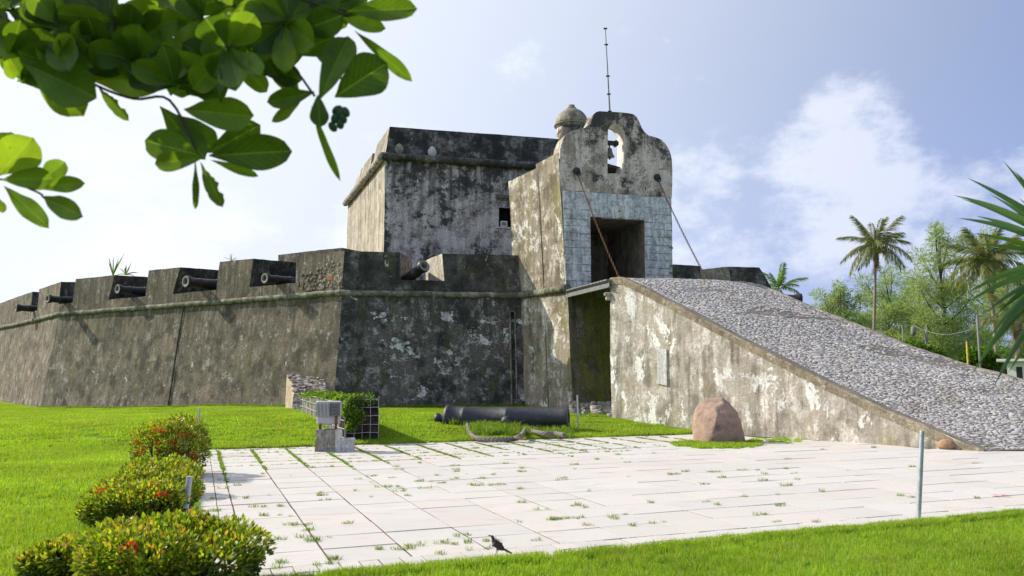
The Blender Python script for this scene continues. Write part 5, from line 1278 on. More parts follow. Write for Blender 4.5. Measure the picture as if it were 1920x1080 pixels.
# ================================================================ BIRD
bp_ = atZ(931, 1041, 0.02); bird = thing('bird', 'slim dark brown long-tailed bird standing at the paving edge, beak raised to the left', 'bird', tuple(bp_), rz=R(4), local=True)
def skinned(name, verts, edges, radii, m, parent, root=0, sub=2):
    me = bpy.data.meshes.new(name); me.from_pydata(verts, edges, []); o = link(name, me, m, parent)
    md = o.modifiers.new('skin', 'SKIN'); sk = me.skin_vertices[0].data
    for i, r_ in enumerate(radii): sk[i].radius = (r_, r_) if isinstance(r_, (int, float)) else r_
    sk[root].use_root = True; s = o.modifiers.new('sub', 'SUBSURF'); s.levels = sub; s.render_levels = sub; md.use_smooth_shade = True
    return o
# body runs from the tail base (x>0) up to the beak (x<0), z up, metres
bv = [(.062, 0, .058), (.035, 0, .072), (.006, 0, .088), (-.018, 0, .108), (-.028, 0, .132), (-.032, 0, .150), (-.040, 0, .162), (-.052, 0, .166)]
skinned('body', bv, [(i, i + 1) for i in range(7)], [.012, .026, .034, .029, .017, .014, .016, .008], M['feather'], bird, 2)
bm = bmesh.new(); tube_pts(bm, [(-.052, 0, .167), (-.066, 0, .1705), (-.080, 0, .173)], [.0058, .0042, .0008], 8); bm_obj('beak', bm, M['iron'], bird)
bm = bmesh.new()
for k, w in enumerate((-.016, -.006, .006, .016)):
    a = [(.050, w * .4, .060), (.085, w * .8, .040), (.135, w, .014)]; tube_pts(bm, a, [.008, .009, .005], 5)
tag(bm_obj('tail', bm, M['feather'], bird), None)
for s in (-1, 1):
    bm = bmesh.new(); bmesh.ops.create_uvsphere(bm, u_segments=14, v_segments=8, radius=1)
    for v in bm.verts: v.co = Matrix.Translation((.022, .026 * s, .078)) @ Matrix.Rotation(R(32), 4, 'Y') @ V(v.co.x * .056, v.co.y * .011, v.co.z * .024)
    bm_obj('wing', bm, M['feather'], bird, True)
    bm = bmesh.new(); tube_pts(bm, [(.004, .014 * s, .062), (.012 if s > 0 else -.002, .015 * s, .038), (.004 if s > 0 else -.008, .015 * s, .0)], [.006, .0028, .0024], 6)
    for t in (-.5, 0, .5): bx = .004 if s > 0 else -.008; tube_pts(bm, [(bx, .015 * s, .002), (bx - .020 * math.cos(t), .015 * s + .020 * math.sin(t), .001)], [.0022, .0012], 4)
    tube_pts(bm, [(bx, .015 * s, .002), (bx + .012, .015 * s, .001)], [.0022, .0012], 4)
    bm_obj('leg', bm, M['iron'], bird)
    bm = bmesh.new(); bmesh.ops.create_icosphere(bm, subdivisions=2, radius=.0026, matrix=Matrix.Translation((-.043, .0135 * s, .165))); bm_obj('eye', bm, M['yellow'], bird)
bm = bmesh.new(); bmesh.ops.create_uvsphere(bm, u_segments=14, v_segments=8, radius=1)
for v in bm.verts: v.co = Matrix.Translation((-.022, 0, .106)) @ Matrix.Rotation(R(-30), 4, 'Y') @ V(v.co.x * .016, v.co.y * .020, v.co.z * .040)
bm_obj('breast', bm, M['feather_light'], bird, True)
# fallen petals at the right
pp = atZ(1880, 930, .01); bm = bmesh.new()
for i in range(9):
    c = pp + V(rq.uniform(-.14, .14), rq.uniform(-.05, .05), rq.uniform(0, .012)); a = rq.uniform(0, 6); vv = [bm.verts.new(c + V(math.cos(a + k * 1.57) * .028, math.sin(a + k * 1.57) * .018, .008 * (k % 2))) for k in range(4)]; bm.faces.new(vv)
tag(bm_obj('fallen_petals', bm, M['pink']), 'pink petals fallen on the paving near the right edge', 'petals')

# ================================================================ FOLIAGE
def leaf_cloud(name, pos, nrm, size, m, parent=None, aspect=.45, jitter=.6, kind='stuff', rng=None, bend=.25, droop=None):
    """pos (N,3), nrm (N,3) growth direction of each leaf, size (N,); a leaf is a bent four-triangle blade"""
    rng = rng or np.random.default_rng(1); N_ = len(pos)
    d = nrm + rng.normal(0, jitter, (N_, 3)); d /= np.linalg.norm(d, axis=1, keepdims=True) + 1e-9
    r = rng.normal(0, 1, (N_, 3)); s = np.cross(d, r); s /= np.linalg.norm(s, axis=1, keepdims=True) + 1e-9; n = np.cross(s, d)
    L_ = size[:, None]; W_ = L_ * aspect * .5
    b = pos; mid = pos + d * L_ * .55 + n * L_ * bend * .3; l = mid + s * W_ - n * L_ * .04; r2 = mid - s * W_ - n * L_ * .04; t = pos + d * L_ - n * L_ * bend * .25
    if droop is not None: t[:, 2] -= size * droop; 
    v = np.stack([b, l, t, r2, mid], 1).reshape(-1, 3); k = np.arange(N_)[:, None] * 5
    f = np.concatenate([k + np.array([[0, 1, 4]]), k + np.array([[1, 2, 4]]), k + np.array([[2, 3, 4]]), k + np.array([[3, 0, 4]])], 1).reshape(-1, 3)
    o = link(name, np_mesh(name, v, f, M[m]), None, parent)
    if kind: tag(o, kind=kind)
    return o
def bush(px0, px1, ptop, pbot, Y, label, seed, n, leaf=.045, depth=None, flowers=6, lobes=12):
    rng = np.random.default_rng(seed); a, b = atY(px0, pbot, Y), atY(px1, pbot, Y); w = (b - a).length; h = atY((px0 + px1) / 2, ptop, Y).z; c = (a + b) / 2; dp_ = depth or w * .75
    cy = Y + dp_ * .3; t = thing('flowering_bush', label, 'bush', (c.x, cy, 0), group='red-flowered bushes along the left edge of the paving')
    # crown of overlapping lobes
    L = []
    for k in range(lobes):
        an = 2 * math.pi * k / lobes + rng.uniform(-.3, .3); q = rng.uniform(.35, .66) if k else 0
        L.append((c.x + math.cos(an) * q * w / 2 * .86, cy + math.sin(an) * q * dp_ / 2, h * rng.uniform(.36, .60), w * rng.uniform(.16, .25), h * rng.uniform(.28, .40)))
    P_, N_ = [], []
    per = n // lobes
    for (x, y, z, r, rz_) in L:
        u = rng.normal(0, 1, (per, 3)); u /= np.linalg.norm(u, axis=1, keepdims=True); rad = 1 - np.abs(rng.normal(0, .13, (per, 1)))
        bump = 1 + .12 * np.sin(u[:, :1] * 7 + seed) * np.sin(u[:, 1:2] * 6)
        p = u * rad * bump * np.array([r, min(r, dp_ * .3), rz_]) + np.array([x, y, z]); P_.append(p); N_.append(u)
    P_ = np.concatenate(P_); N_ = np.concatenate(N_); ok = P_[:, 2] > .03; P_, N_ = P_[ok], N_[ok]
    inner = np.ones(len(P_), bool)
    for (x, y, z, r, rz_) in L:
        q = ((P_[:, 0] - x) / r) ** 2 + ((P_[:, 1] - y) / min(r, dp_ * .3)) ** 2 + ((P_[:, 2] - z) / rz_) ** 2; inner &= q > .30
    P_, N_ = P_[inner], N_[inner]
    up = N_ + np.array([0, 0, .35])
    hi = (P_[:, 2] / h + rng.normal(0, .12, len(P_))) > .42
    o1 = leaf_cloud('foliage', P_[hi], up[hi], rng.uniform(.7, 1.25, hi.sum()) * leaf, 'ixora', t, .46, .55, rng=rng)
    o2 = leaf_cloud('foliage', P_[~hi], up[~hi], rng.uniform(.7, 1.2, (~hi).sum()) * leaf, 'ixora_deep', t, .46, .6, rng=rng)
    # shoots standing above the clipped top
    bm = bmesh.new()
    for k in range(26):
        l = L[rng.integers(lobes)]; tube_pts(bm, [(c.x + (l[0] - c.x) * .3, cy + (l[1] - cy) * .3, 0), (l[0], l[1], l[2] * .7), (l[0] + rng.uniform(-.5, .5) * l[3], l[1] + rng.uniform(-.5, .5) * l[3], l[2] + l[4] * .7)], [.012, .008, .004], 4)
    bm_obj('stems', bm, M['darkbark'], t)
    # flower heads
    vis = np.where((P_[:, 1] < cy - dp_ * .22) & (P_[:, 2] > h * .25) & (P_[:, 2] < h * .75))[0]
    for k in range(flowers):
        p = P_[rng.choice(vis)] + np.array([0, -.02, 0]); m_ = 40; u = rng.normal(0, 1, (m_, 3)); u[:, 2] = abs(u[:, 2]); u /= np.linalg.norm(u, axis=1, keepdims=True)
        leaf_cloud('flower_head', np.repeat(p[None], m_, 0) + u * leaf * .8, u, np.full(m_, leaf * .6), 'bloom', t, .7, .3, kind=None, rng=rng)
    return t
bush(222, 392, 776, 884, 12.7, 'dense bush with the most red flower heads, farthest from the viewer', 41, 15000, .050, 1.1, 22)
bush(206, 358, 858, 935, 10.6, 'small low yellowish bush squeezed between two larger bushes', 42, 8000, .048, .9, 2)
bush(92, 372, 886, 1030, 8.2, 'broad dark-bottomed bush with red flowers at its left end', 43, 22000, .050, 1.15, 5)
bush(75, 462, 990, 1215, 5.7, 'nearest yellow-orange bush, cut by the bottom of the view', 44, 26000, .052, 1.3, 1, 18)
bush(-10, 215, 1022, 1180, 6.3, 'low green bush at the bottom left corner, left of the nearest bush', 45, 11000, .052, 1.0, 0)

# ---- grass: small tiles of real blades, instanced over the lawn
tiles = bpy.data.collections.new('grass_tiles_unlinked')
def grass_tile(size, n, hgt, wid, seed, mat='grass', lean=.5):
    rng = np.random.default_rng(seed); r = size * .62 * np.sqrt(rng.random(n)); a = rng.random(n) * 6.283; x, y = r * np.cos(a), r * np.sin(a)
    h = hgt * rng.uniform(.45, 1.15, n); th = rng.random(n) * 6.283; ln = np.abs(rng.normal(0, lean, n)) * h; la = rng.random(n) * 6.283
    w = wid * rng.uniform(.7, 1.2, n) / 2; wx, wy = np.cos(th) * w, np.sin(th) * w; dx, dy = np.cos(la) * ln, np.sin(la) * ln; z0 = np.full(n, -.01)
    v = np.stack([np.stack([x - wx, y - wy, z0], 1), np.stack([x + wx, y + wy, z0], 1), np.stack([x + wx * .8 + dx * .35, y + wy * .8 + dy * .35, h * .6], 1), np.stack([x - wx * .8 + dx * .35, y - wy * .8 + dy * .35, h * .6], 1), np.stack([x + dx, y + dy, h * .95], 1)], 1).reshape(-1, 3)
    k = np.arange(n)[:, None] * 5; f = np.concatenate([k + np.array([[0, 1, 2]]), k + np.array([[0, 2, 3]]), k + np.array([[3, 2, 4]])], 1).reshape(-1, 3)
    return np_mesh('grass_blades', v, f, M[mat])
def scatter(name, pts, rad, meshes, smin=.85, smax=1.15, parent=None):
    c = bpy.data.collections.new(name + '_source')
    for i, me in enumerate(meshes): c.objects.link(bpy.data.objects.new(name + '_tile', me))
    me = bpy.data.meshes.new(name); me.from_pydata([tuple(p) for p in pts], [], []); o = link(name, me, None, parent); tag(o, kind='stuff')
    ng = bpy.data.node_groups.new(name, 'GeometryNodeTree'); ng.interface.new_socket('Geometry', in_out='INPUT', socket_type='NodeSocketGeometry'); ng.interface.new_socket('Geometry', in_out='OUTPUT', socket_type='NodeSocketGeometry')
    N_ = ng.nodes; gi, go = N_.new('NodeGroupInput'), N_.new('NodeGroupOutput'); ip = N_.new('GeometryNodeInstanceOnPoints'); ci = N_.new('GeometryNodeCollectionInfo'); ci.inputs[0].default_value = c; ci.inputs['Separate Children'].default_value = True; ci.inputs['Reset Children'].default_value = True
    rv = N_.new('FunctionNodeRandomValue'); rv.data_type = 'FLOAT_VECTOR'; rv.inputs[0].default_value = (0, 0, 0); rv.inputs[1].default_value = (0, 0, 6.283)
    rs_ = N_.new('FunctionNodeRandomValue'); rs_.data_type = 'FLOAT'; rs_.inputs[2].default_value = smin; rs_.inputs[3].default_value = smax
    l = ng.links; l.new(gi.outputs[0], ip.inputs['Points']); l.new(ci.outputs[0], ip.inputs['Instance']); ip.inputs['Pick Instance'].default_value = True; l.new(rv.outputs[0], ip.inputs['Rotation']); l.new(rs_.outputs[1], ip.inputs['Scale']); l.new(ip.outputs[0], go.inputs[0])
    md = o.modifiers.new('tiles', 'NODES'); md.node_group = ng; return o
def in_fort(x, y):
    p = V(x, y, 0)
    if (p - offb['C1']).dot(n1) < .05 and (p - offb['C1']).dot(n2) < .05 and (p - offb['C0']).dot(n0) < .05: return True
    if x > 1.3 and y > 27.3 - (x - 2) * 0.35 and x < 3.4: return True
    if (p - R0).dot(rn) < .04 and x > 2.8: return True
    return False
near_p, mid_p, far_p = [], [], []
def add_pts(lst, y0, y1, st, r_):
    y = y0
    while y < y1:
        xm = y * .72 + 1.0; x = -xm
        while x < xm:
            jx, jy = x + random.uniform(-.4, .4) * st, y + random.uniform(-.4, .4) * st; b = jx * D1.x + jy * D1.y; a = jx * D2.x + jy * D2.y; x += st
            if A0 - r_ < a < 30 and B0 - r_ < b < B1 + r_: continue
            if in_fort(jx, jy) or in_fort(jx, jy + r_): continue
            lst.append((jx, jy, lawn_h(jx, jy)))
        y += st
add_pts(near_p, 2.6, 9.6, .15, .09); add_pts(mid_p, 9.5, 18, .26, .16); add_pts(far_p, 16.7, 60, .46, .24)
# a closer fringe right along the paving edges
for k in range(420):
    a = random.uniform(A0 - .1, 16); near_p.append((*ab(a, B0 - .07 + random.uniform(-.03, .02))[:2], .02))
for k in range(330):
    b = random.uniform(B0, B1); near_p.append((*ab(A0 - .09 + random.uniform(-.03, .02), b)[:2], .02))
for k in range(330):
    a = random.uniform(A0, 13.0); p = ab(a, B1 + .10 + random.uniform(-.03, .05))
    if (p - R0).dot(rn) > .05: mid_p.append((p.x, p.y, lawn_h(p.x, p.y)))
scatter('lawn_grass', near_p, .1, [grass_tile(.17, 150, .060, .0048, s) for s in range(5)])
scatter('lawn_grass', mid_p, .2, [grass_tile(.29, 190, .062, .0075, 10 + s) for s in range(4)])
scatter('lawn_grass', far_p, .3, [grass_tile(.56, 330, .060, .014, 20 + s) for s in range(4)])
# grass and weeds in the paving joints
tuft_p, strip_p = [], []
for a in [.285, .46, 1.13] + [1.84 + .725 * i for i in range(14)]:
    bstart = 14.2 + .10 * a + random.uniform(-.5, .5) if a > .5 else 12.9
    if a == .285: bstart = 17
    b = bstart
    while b < B1 - .45:
        if random.random() < (.95 if b > bstart + .9 else .5) * (1 if a < 6 else .8) * (1.2 if mnoise.noise(V(a * 2, b * 1.5, 0)) > -.22 else .35): strip_p.append((*ab(a + random.uniform(-.012, .012), b)[:2], .0))
        b += .045
for (b_) in brow[3:]:
    if b_ < 15: continue
    a = A0
    while a < 9:
        if mnoise.noise(V(a * 1.5, b_ * 3, 0)) > -.35 and random.random() < .6: strip_p.append((*ab(a, b_ + random.uniform(-.01, .01))[:2], -.012))
        a += .06
spots_px = [(456, 935, 4), (472, 950, 3), (495, 950, 3), (490, 967, 4), (506, 968, 3), (525, 949, 3), (545, 985, 4), (560, 984, 3), (570, 985, 5), (572, 995, 5), (585, 1012, 7), (592, 1015, 5), (528, 1011, 4), (565, 1007, 3), (598, 929, 4), (607, 929, 4), (699, 893, 4), (704, 892, 3), (720, 913, 5), (738, 914, 6), (750, 917, 3), (753, 921, 3), (762, 930, 4), (748, 875, 4), (758, 880, 3), (790, 903, 3), (800, 916, 4), (812, 903, 2), (820, 906, 5), (855, 880, 4), (862, 884, 4), (880, 889, 2), (852, 898, 3), (885, 911, 4), (900, 911, 4), (925, 910, 4), (940, 909, 4), (948, 869, 4), (979, 878, 3), (928, 891, 3), (1058, 897, 3), (1046, 974, 6), (1060, 973, 6), (1082, 972, 5), (1035, 975, 4), (1022, 955, 3), (1090, 948, 4), (1097, 952, 3), (1145, 970, 4), (1157, 973, 3), (1110, 985, 3), (1183, 987, 3), (1170, 895, 3), (1255, 890, 4), (1272, 889, 5), (1290, 884, 4), (1335, 886, 3), (1420, 882, 3), (1440, 889, 3), (1475, 879, 3), (1488, 888, 3), (1500, 900, 2), (1320, 942, 3), (1335, 948, 3), (1465, 948, 4), (1625, 987, 3), (1690, 930, 4), (1705, 934, 3), (1460, 979, 3), (1825, 935, 3), (842, 1018, 5), (855, 1020, 5), (870, 1004, 4), (780, 1023, 4), (750, 1030, 6), (705, 1030, 4), (620, 1048, 5), (612, 1058, 5), (530, 1055, 4), (912, 1014, 4), (895, 1030, 4), (431, 985, 5), (437, 970, 5), (440, 996, 5), (404, 958, 4), (402, 936, 3), (405, 975, 4), (420, 900, 4), (424, 915, 3), (1000, 1014, 3), (700, 905, 2), (665, 880, 2), (545, 893, 2), (1545, 843, 2)]
for px, py, k in spots_px:
    c = atZ(px, py, 0)
    for _ in range(max(1, k - 1)):
        q_ = c + D2 * random.gauss(0, .035 + .006 * k) + D1 * random.gauss(0, .012); tuft_p.append((q_.x, q_.y, -.005))
for _ in range(110):
    c = ab(random.uniform(.5, 9) if _ % 3 else random.uniform(1, 18), random.choice(brow[2:]), 0)
    for _ in range(random.choice((1, 2, 3))): q_ = c + D2 * random.gauss(0, .05); tuft_p.append((q_.x, q_.y, -.005))
tuft_p = [p for p in tuft_p if not under_ramp(V(p[0], p[1], 0))]; strip_p = [p for p in strip_p if not under_ramp(V(p[0], p[1], 0))]
scatter('joint_weeds', tuft_p, .1, [grass_tile(.055, 16, .045, .0055, 40 + s, 'weed', .9) for s in range(5)], .7, 1.3)
scatter('joint_weeds', strip_p, .1, [grass_tile(.050, 22, .032, .009, 50 + s, 'weed', .9) for s in range(5)], .6, 1.2)
# grass patch round the boulder and long tufts against the lawn cannon
bpatch = []
for _ in range(330):
    px, py = random.uniform(1262, 1440), random.uniform(827, 843); q_ = atZ(px, py, 0)
    if ((px - 1345) / 84) ** 2 + ((py - 833.5) / 8) ** 2 < 1 + .5 * mnoise.noise(V(px * .06, py * .3, 0)): bpatch.append((q_.x, q_.y, 0))
for _ in range(70): q_ = atZ(random.uniform(1400, 1512), random.gauss(825, 2.6), 0); bpatch.append((q_.x, q_.y, -.02))
scatter('boulder_grass', bpatch, .1, [grass_tile(.13, 60, .06, .010, 60 + s) for s in range(3)])
cp_ = []
for _ in range(300):
    px = random.uniform(845, 1066); q_ = atZ(px, random.uniform(802, 815) if px > 885 else random.uniform(801, 806), .1); cp_.append((q_.x, q_.y, lawn_h(q_.x, q_.y)))
for _ in range(90): q_ = atZ(random.uniform(885, 970), random.uniform(803, 815), .1); cp_.append((q_.x, q_.y, lawn_h(q_.x, q_.y) + .04))
scatter('tall_grass', cp_, .1, [grass_tile(.26, 34, .19, .020, 70 + s, 'weed', .7) for s in range(4)], .5, 1.25)
wf_ = []
for _ in range(260):
    s = random.uniform(0, L2 + .3); p = offb['C1'] + f2 * s + n2 * random.uniform(.05, .22); wf_.append((p.x, p.y, lawn_h(p.x, p.y)))
for _ in range(500):
    s = random.uniform(0, L1); p = offb['C1'] + f1 * s + n1 * random.uniform(.03, .15); wf_.append((p.x, p.y, lawn_h(p.x, p.y)))
scatter('wall_foot_grass', wf_, .1, [grass_tile(.3, 60, .13, .014, 80 + s, 'weed', .6) for s in range(3)], .5, 1.1)

# vine over the timber enclosure
rng = np.random.default_rng(5)
vt = thing('climbing_vine', 'bright green vine tumbling over the corner of the timber enclosure', 'vine', tuple(z_(ea, ztop)))
vp, vn = [], []
for (px, py, Y, r, n_) in ((665, 755, ea.y + .1, .26, 900), (655, 770, ea.y - .05, .20, 600), (668, 780, ea.y - .08, .20, 500), (660, 798, ea.y - .08, .13, 250), (645, 748, ea.y + .9, .25, 500), (690, 752, ea.y + .2, .22, 260), (625, 745, 21.5, .4, 500), (600, 742, 23.5, .42, 450), (580, 741, 24.5, .35, 300)):
    c = atY(px, py, Y); u = rng.normal(0, 1, (n_, 3)); u /= np.linalg.norm(u, axis=1, keepdims=True); rad = rng.uniform(.3, 1.05, (n_, 1)); vp.append(np.array(c) + u * rad * r * np.array([1, .8, .8 if Y < 20 else .35])); vn.append(u)
vp, vn = np.concatenate(vp), np.concatenate(vn); vn[:, 1] -= .3; leaf_cloud('vine_leaves', vp, vn, rng.uniform(.05, .085, len(vp)), 'vine', vt, .6, .6, rng=rng)
bm = bmesh.new()
for k in range(14): a = atY(rq.uniform(645, 690), 752, ea.y + .1); tube_pts(bm, densify([a, a + V(rq.uniform(-.2, .2), -.12, .1), a + V(rq.uniform(-.2, .2), -.2, -.3), a + V(rq.uniform(-.25, .2), -.16, -.7)], 4), .005, 4)
bm_obj('vine_stems', bm, M['darkbark'], vt)
# small plants rooted on the parapets
def sprout(px, py, Y, hgt, n_, label, m='palm_green', wid=.05, spread=.6):
    c = atY(px, py, Y); t = thing('sprouting_plant', label, 'plant', tuple(c)); r_ = random.Random(int(px))
    for k in range(n_):
        a = r_.uniform(0, 6.28); e = r_.uniform(.2, spread * 1.6); L_ = hgt * r_.uniform(.6, 1.15); d = V(math.cos(a) * math.sin(e), math.sin(a) * math.sin(e) * .6, math.cos(e)); s = d.cross(V(0, 1, .1)).normalized(); bm = bmesh.new(); rows = []
        for i in range(5):
            f = i / 4; p = c + d * L_ * f + V(0, 0, -.35 * L_ * f * f * math.sin(e)); w = wid * (1 - f) ** .7 * (.6 + f); rows.append((bm.verts.new(p - s * w), bm.verts.new(p + V(0, -.01, .01)), bm.verts.new(p + s * w)))
        for x, y in zip(rows, rows[1:]):
            for q in (0, 1): bm.faces.new((x[q], x[q + 1], y[q + 1], y[q]))
        bm_obj('leaf', bm, M[m], t)
sprout(212, 516, 39.5, 1.2, 7, 'upright spiky palm seedling sprouting on top of the left wall', wid=.045, spread=.25)
sprout(236, 515, 39.0, .7, 12, 'low spreading seedling on top of the left wall, right of the upright one', wid=.04, spread=.9)
sprout(434, 489, 33.8, .42, 9, 'wispy tuft growing on the merlon left of the corner cannon', 'weed', .012, .8)
for i, (px, py) in enumerate(((1440, 629), (1300, 560), (1470, 640))):
    pass
# ================================================================ TREES BEYOND THE RAMP
def frond_mesh(L_, n, ll, droop, seed, w=.035, mat='palm', twist=.5):
    """rachis along +x drooping down, leaflets both sides; local metres"""
    r_ = np.random.default_rng(seed); V_, F_ = [], []
    def rach(t): return np.array([L_ * (t - .12 * droop * t * t), 0, L_ * (.16 * t - droop * t * t * .74)])
    k = 0
    for i in range(12): # rachis as thin strips
        a, b = rach(i / 12), rach((i + 1) / 12); wa = .022 * (1 - i / 13)
        V_ += [a + [0, -wa, 0], a + [0, wa, 0], b + [0, wa, 0], b + [0, -wa, 0]]; F_ += [(k, k + 1, k + 2), (k, k + 2, k + 3)]; k += 4
        V_ += [a + [0, 0, -wa], a + [0, 0, wa], b + [0, 0, wa], b + [0, 0, -wa]]; F_ += [(k, k + 1, k + 2), (k, k + 2, k + 3)]; k += 4
    for i in range(n):
        t = .10 + .88 * i / n; b = rach(t); sz = ll * math.sin(math.pi * (.14 + .80 * t)) ** .6 * r_.uniform(.8, 1.1)
        for s in (-1, 1):
            dx, dy, dz = .60 + .15 * r_.normal(), s * (.62 + .12 * r_.normal()), -.30 - droop * .75 * t + .15 * r_.normal()
            d = np.array([dx, dy, dz]); d /= np.linalg.norm(d); wv = np.cross(d, [0, 0, 1.0]); wv /= np.linalg.norm(wv) + 1e-9
            m_ = b + d * sz * .5 + [0, 0, .02]; e = b + d * sz + np.array([0, 0, -sz * .42])
            V_ += [b, m_ + wv * w * .5, m_ - wv * w * .5, e]; F_ += [(k, k + 1, k + 2), (k + 1, k + 3, k + 2)]; k += 4
    return np_mesh('frond', np.array(V_), np.array(F_), M[mat])
FR = {m: [frond_mesh(3.0, 78, .78, dr, s, .05, m) for s, dr in ((1, .35), (2, .7), (3, 1.0))] for m in ('palm', 'palm_green')}
FRd = [frond_mesh(2.4, 40, .5, 1.1, 9, .04, 'palm_dead'), frond_mesh(2.2, 40, .5, .9, 10, .04, 'palm_dead')]
def palm(px, crown_py, base_py, Y, R_, label, nfr=20, seed=0, mat='palm', lean=0.0, dead=5, nuts=10, tr=.16, up=1.2, cat='palm tree'):
    r_ = random.Random(seed); top = atY(px, crown_py, Y); base = V(top.x + lean, Y, 0) if base_py is None else atY(base_py[0], base_py[1], Y); 
    d = top - base; base = base + d * (-(base.z - 0) / d.z) if base.z > 0 else base
    t = thing('palm_tree', label, cat, (base.x, base.y, 0), group='coconut palms beyond the ramp'); bm = bmesh.new(); n = 26
    pts = [base.lerp(top, i / n) + V(.10 * math.sin(i / n * 3), 0, 0) for i in range(n + 1)]; rad = [tr * (1.35 - .55 * min(1, i / 7)) * (1 + (.05 if i % 2 else -.03)) * (1 - .25 * i / n) for i in range(n + 1)]
    tube_pts(bm, pts, rad, 9); bm_obj('trunk', bm, M['bark'], t, True)
    c = pts[-1]
    for k in range(nfr):
        f = k / nfr; a = k * 2.399 + r_.uniform(-.2, .2); el = up - 1.55 * f + r_.uniform(-.12, .12); me = FR[mat][0 if f < .3 else (1 if f < .65 else 2)]
        o = link('frond', me, None, t); sc = R_ / 3.0 * r_.uniform(.85, 1.1) * (1.0 if f > .15 else .85)
        o.matrix_basis = Matrix.Translation(c + V(0, 0, .1)) @ Matrix.Rotation(a, 4, 'Z') @ Matrix.Rotation(-el, 4, 'Y') @ Matrix.Rotation(r_.uniform(-.4, .4), 4, 'X') @ Matrix.Diagonal((sc, sc, sc, 1))
    for k in range(dead):
        o = link('dead_frond', FRd[k % 2], None, t); sc = R_ / 3.0 * r_.uniform(.7, 1.0); o.matrix_basis = Matrix.Translation(c + V(0, 0, -.15)) @ Matrix.Rotation(k * 1.7 + r_.uniform(0, 1), 4, 'Z') @ Matrix.Rotation(R(62) + r_.uniform(-.1, .25), 4, 'Y') @ Matrix.Diagonal((sc, sc, sc, 1))
    for k in range(nuts):
        a = k * 2.4; bm = bmesh.new(); bmesh.ops.create_icosphere(bm, subdivisions=1, radius=.13, matrix=Matrix.Translation(c + V(math.cos(a) * .30, math.sin(a) * .30, -.22 - .12 * (k % 3)))); bm_obj('coconut', bm, M['coconut'], t, True)
    return t
palm(1641, 462, (1635, 660), 62, 2.8, 'lone coconut palm standing clear against the grey-blue sky, left of the big green trees', 24, 1, dead=6)
palm(1852, 492, (1868, 700), 50, 2.9, 'coconut palm with drooping dry fronds and orange nuts, in front of the right-hand trees', 26, 2, dead=8, nuts=14)
palm(1461, 545, None, 58, 2.0, 'bright green young palm crown showing just above the right-hand merlon', 13, 3, 'palm_green', dead=0, nuts=0, up=1.45)
palm(1905, 605, (1905, 720), 40, 2.0, 'shaggy fan of hanging dry fronds at the right edge, under the near spiky blades', 14, 4, dead=16, nuts=0, tr=.2)

def spray_tree(name, label, cat, px, Y, top_py, halfw, base_w, seed, n, m='casuarina', size=(.3, .6), aspect=.13, zlow=1.5, clumps=60, limbs=16, group=None, shape=.8, upw=.25, trunk_r=.25, sparse=1.0):
    """trunk and limbs with sprays of needle twigs gathered in clumps along the limbs"""
    rng = np.random.default_rng(seed); r_ = random.Random(seed); top = atY(px, top_py, Y); H = top.z; base = V(top.x, Y, 0)
    t = thing(name, label, cat, tuple(base), group=group); bm = bmesh.new(); tp = [base + V(.25 * math.sin(i * .9 + seed), .1 * math.cos(i), H * i / 10 * .97) for i in range(11)]
    tube_pts(bm, tp, [trunk_r * (1 - .088 * i) for i in range(11)], 8); bm_obj('trunk', bm, M['darkbark'], t, True)
    hw = halfw * Y / F; C_, S_ = [], []; bm = bmesh.new()
    for k in range(limbs):
        f = .15 + .82 * (k + r_.random()) / limbs; z = H * f; a = k * 2.4 + r_.uniform(-.4, .4); wdt = hw * (1 - ((f - .35) / .65) ** 2 * shape if f > .35 else .75 + .7 * f) * r_.uniform(.6, 1.1); st = tp[min(10, int(f * 10 * .8))]
        e = V(st.x + math.cos(a) * wdt, Y + math.sin(a) * wdt * .8, min(H, z + wdt * .25 * r_.uniform(0, 1.2))); m1_ = st.lerp(e, .5) + V(0, 0, -.1 * wdt); tube_pts(bm, [st, m1_, e], [trunk_r * .32, trunk_r * .2, .02], 5)
        for q in range(int(clumps / limbs)):
            u = r_.uniform(.28, 1.05); p = st.lerp(m1_, u * 2) if u < .5 else m1_.lerp(e, (u - .5) * 2); C_.append((p.x + r_.gauss(0, .22 * wdt), p.y + r_.gauss(0, .22 * wdt), p.z + r_.gauss(.1, .12 * wdt + .15))); S_.append(wdt * r_.uniform(.14, .30) + .22)
    for k in range(6): C_.append((top.x + r_.gauss(0, .3), Y, H - k * .35)); S_.append(.30 + .07 * k)
    bm_obj('limb', bm, M['darkbark'], t, True)
    C_, S_ = np.array(C_), np.array(S_); idx = rng.choice(len(C_), n, p=S_ ** 1.6 / (S_ ** 1.6).sum()); u = rng.normal(0, 1, (n, 3)); u /= np.linalg.norm(u, axis=1, keepdims=True); rad = rng.random((n, 1)) ** .5
    p = C_[idx] + u * rad * S_[idx][:, None] * np.array([1.25, 1.25, .62]); ok = p[:, 2] > zlow; p, u = p[ok], u[ok]
    leaf_cloud('crown', p, u + np.array([0, 0, upw]), rng.uniform(*size, len(p)), m, t, aspect, .5, rng=rng, bend=.1); return t
G_ = 'feathery green trees beyond the ramp'
spray_tree('casuarina_tree', 'low feathery tree at the left end of the row, behind the lone palm', 'tree', 1568, 72, 532, 66, 0, 51, 15000, group=G_, clumps=90)
spray_tree('casuarina_tree', 'rounded feathery tree directly behind the lone palm trunk', 'tree', 1660, 80, 500, 95, 0, 52, 22000, group=G_, clumps=120)
spray_tree('casuarina_tree', 'tallest airy feathery tree, its thin top rising above the others between the two big palms', 'tree', 1757, 74, 418, 88, 0, 53, 21000, group=G_, clumps=120, limbs=22, shape=.95, trunk_r=.3)
spray_tree('casuarina_tree', 'feathery tree partly behind the drooping palm at the right', 'tree', 1850, 84, 430, 80, 0, 54, 15000, group=G_, clumps=90, shape=.9)
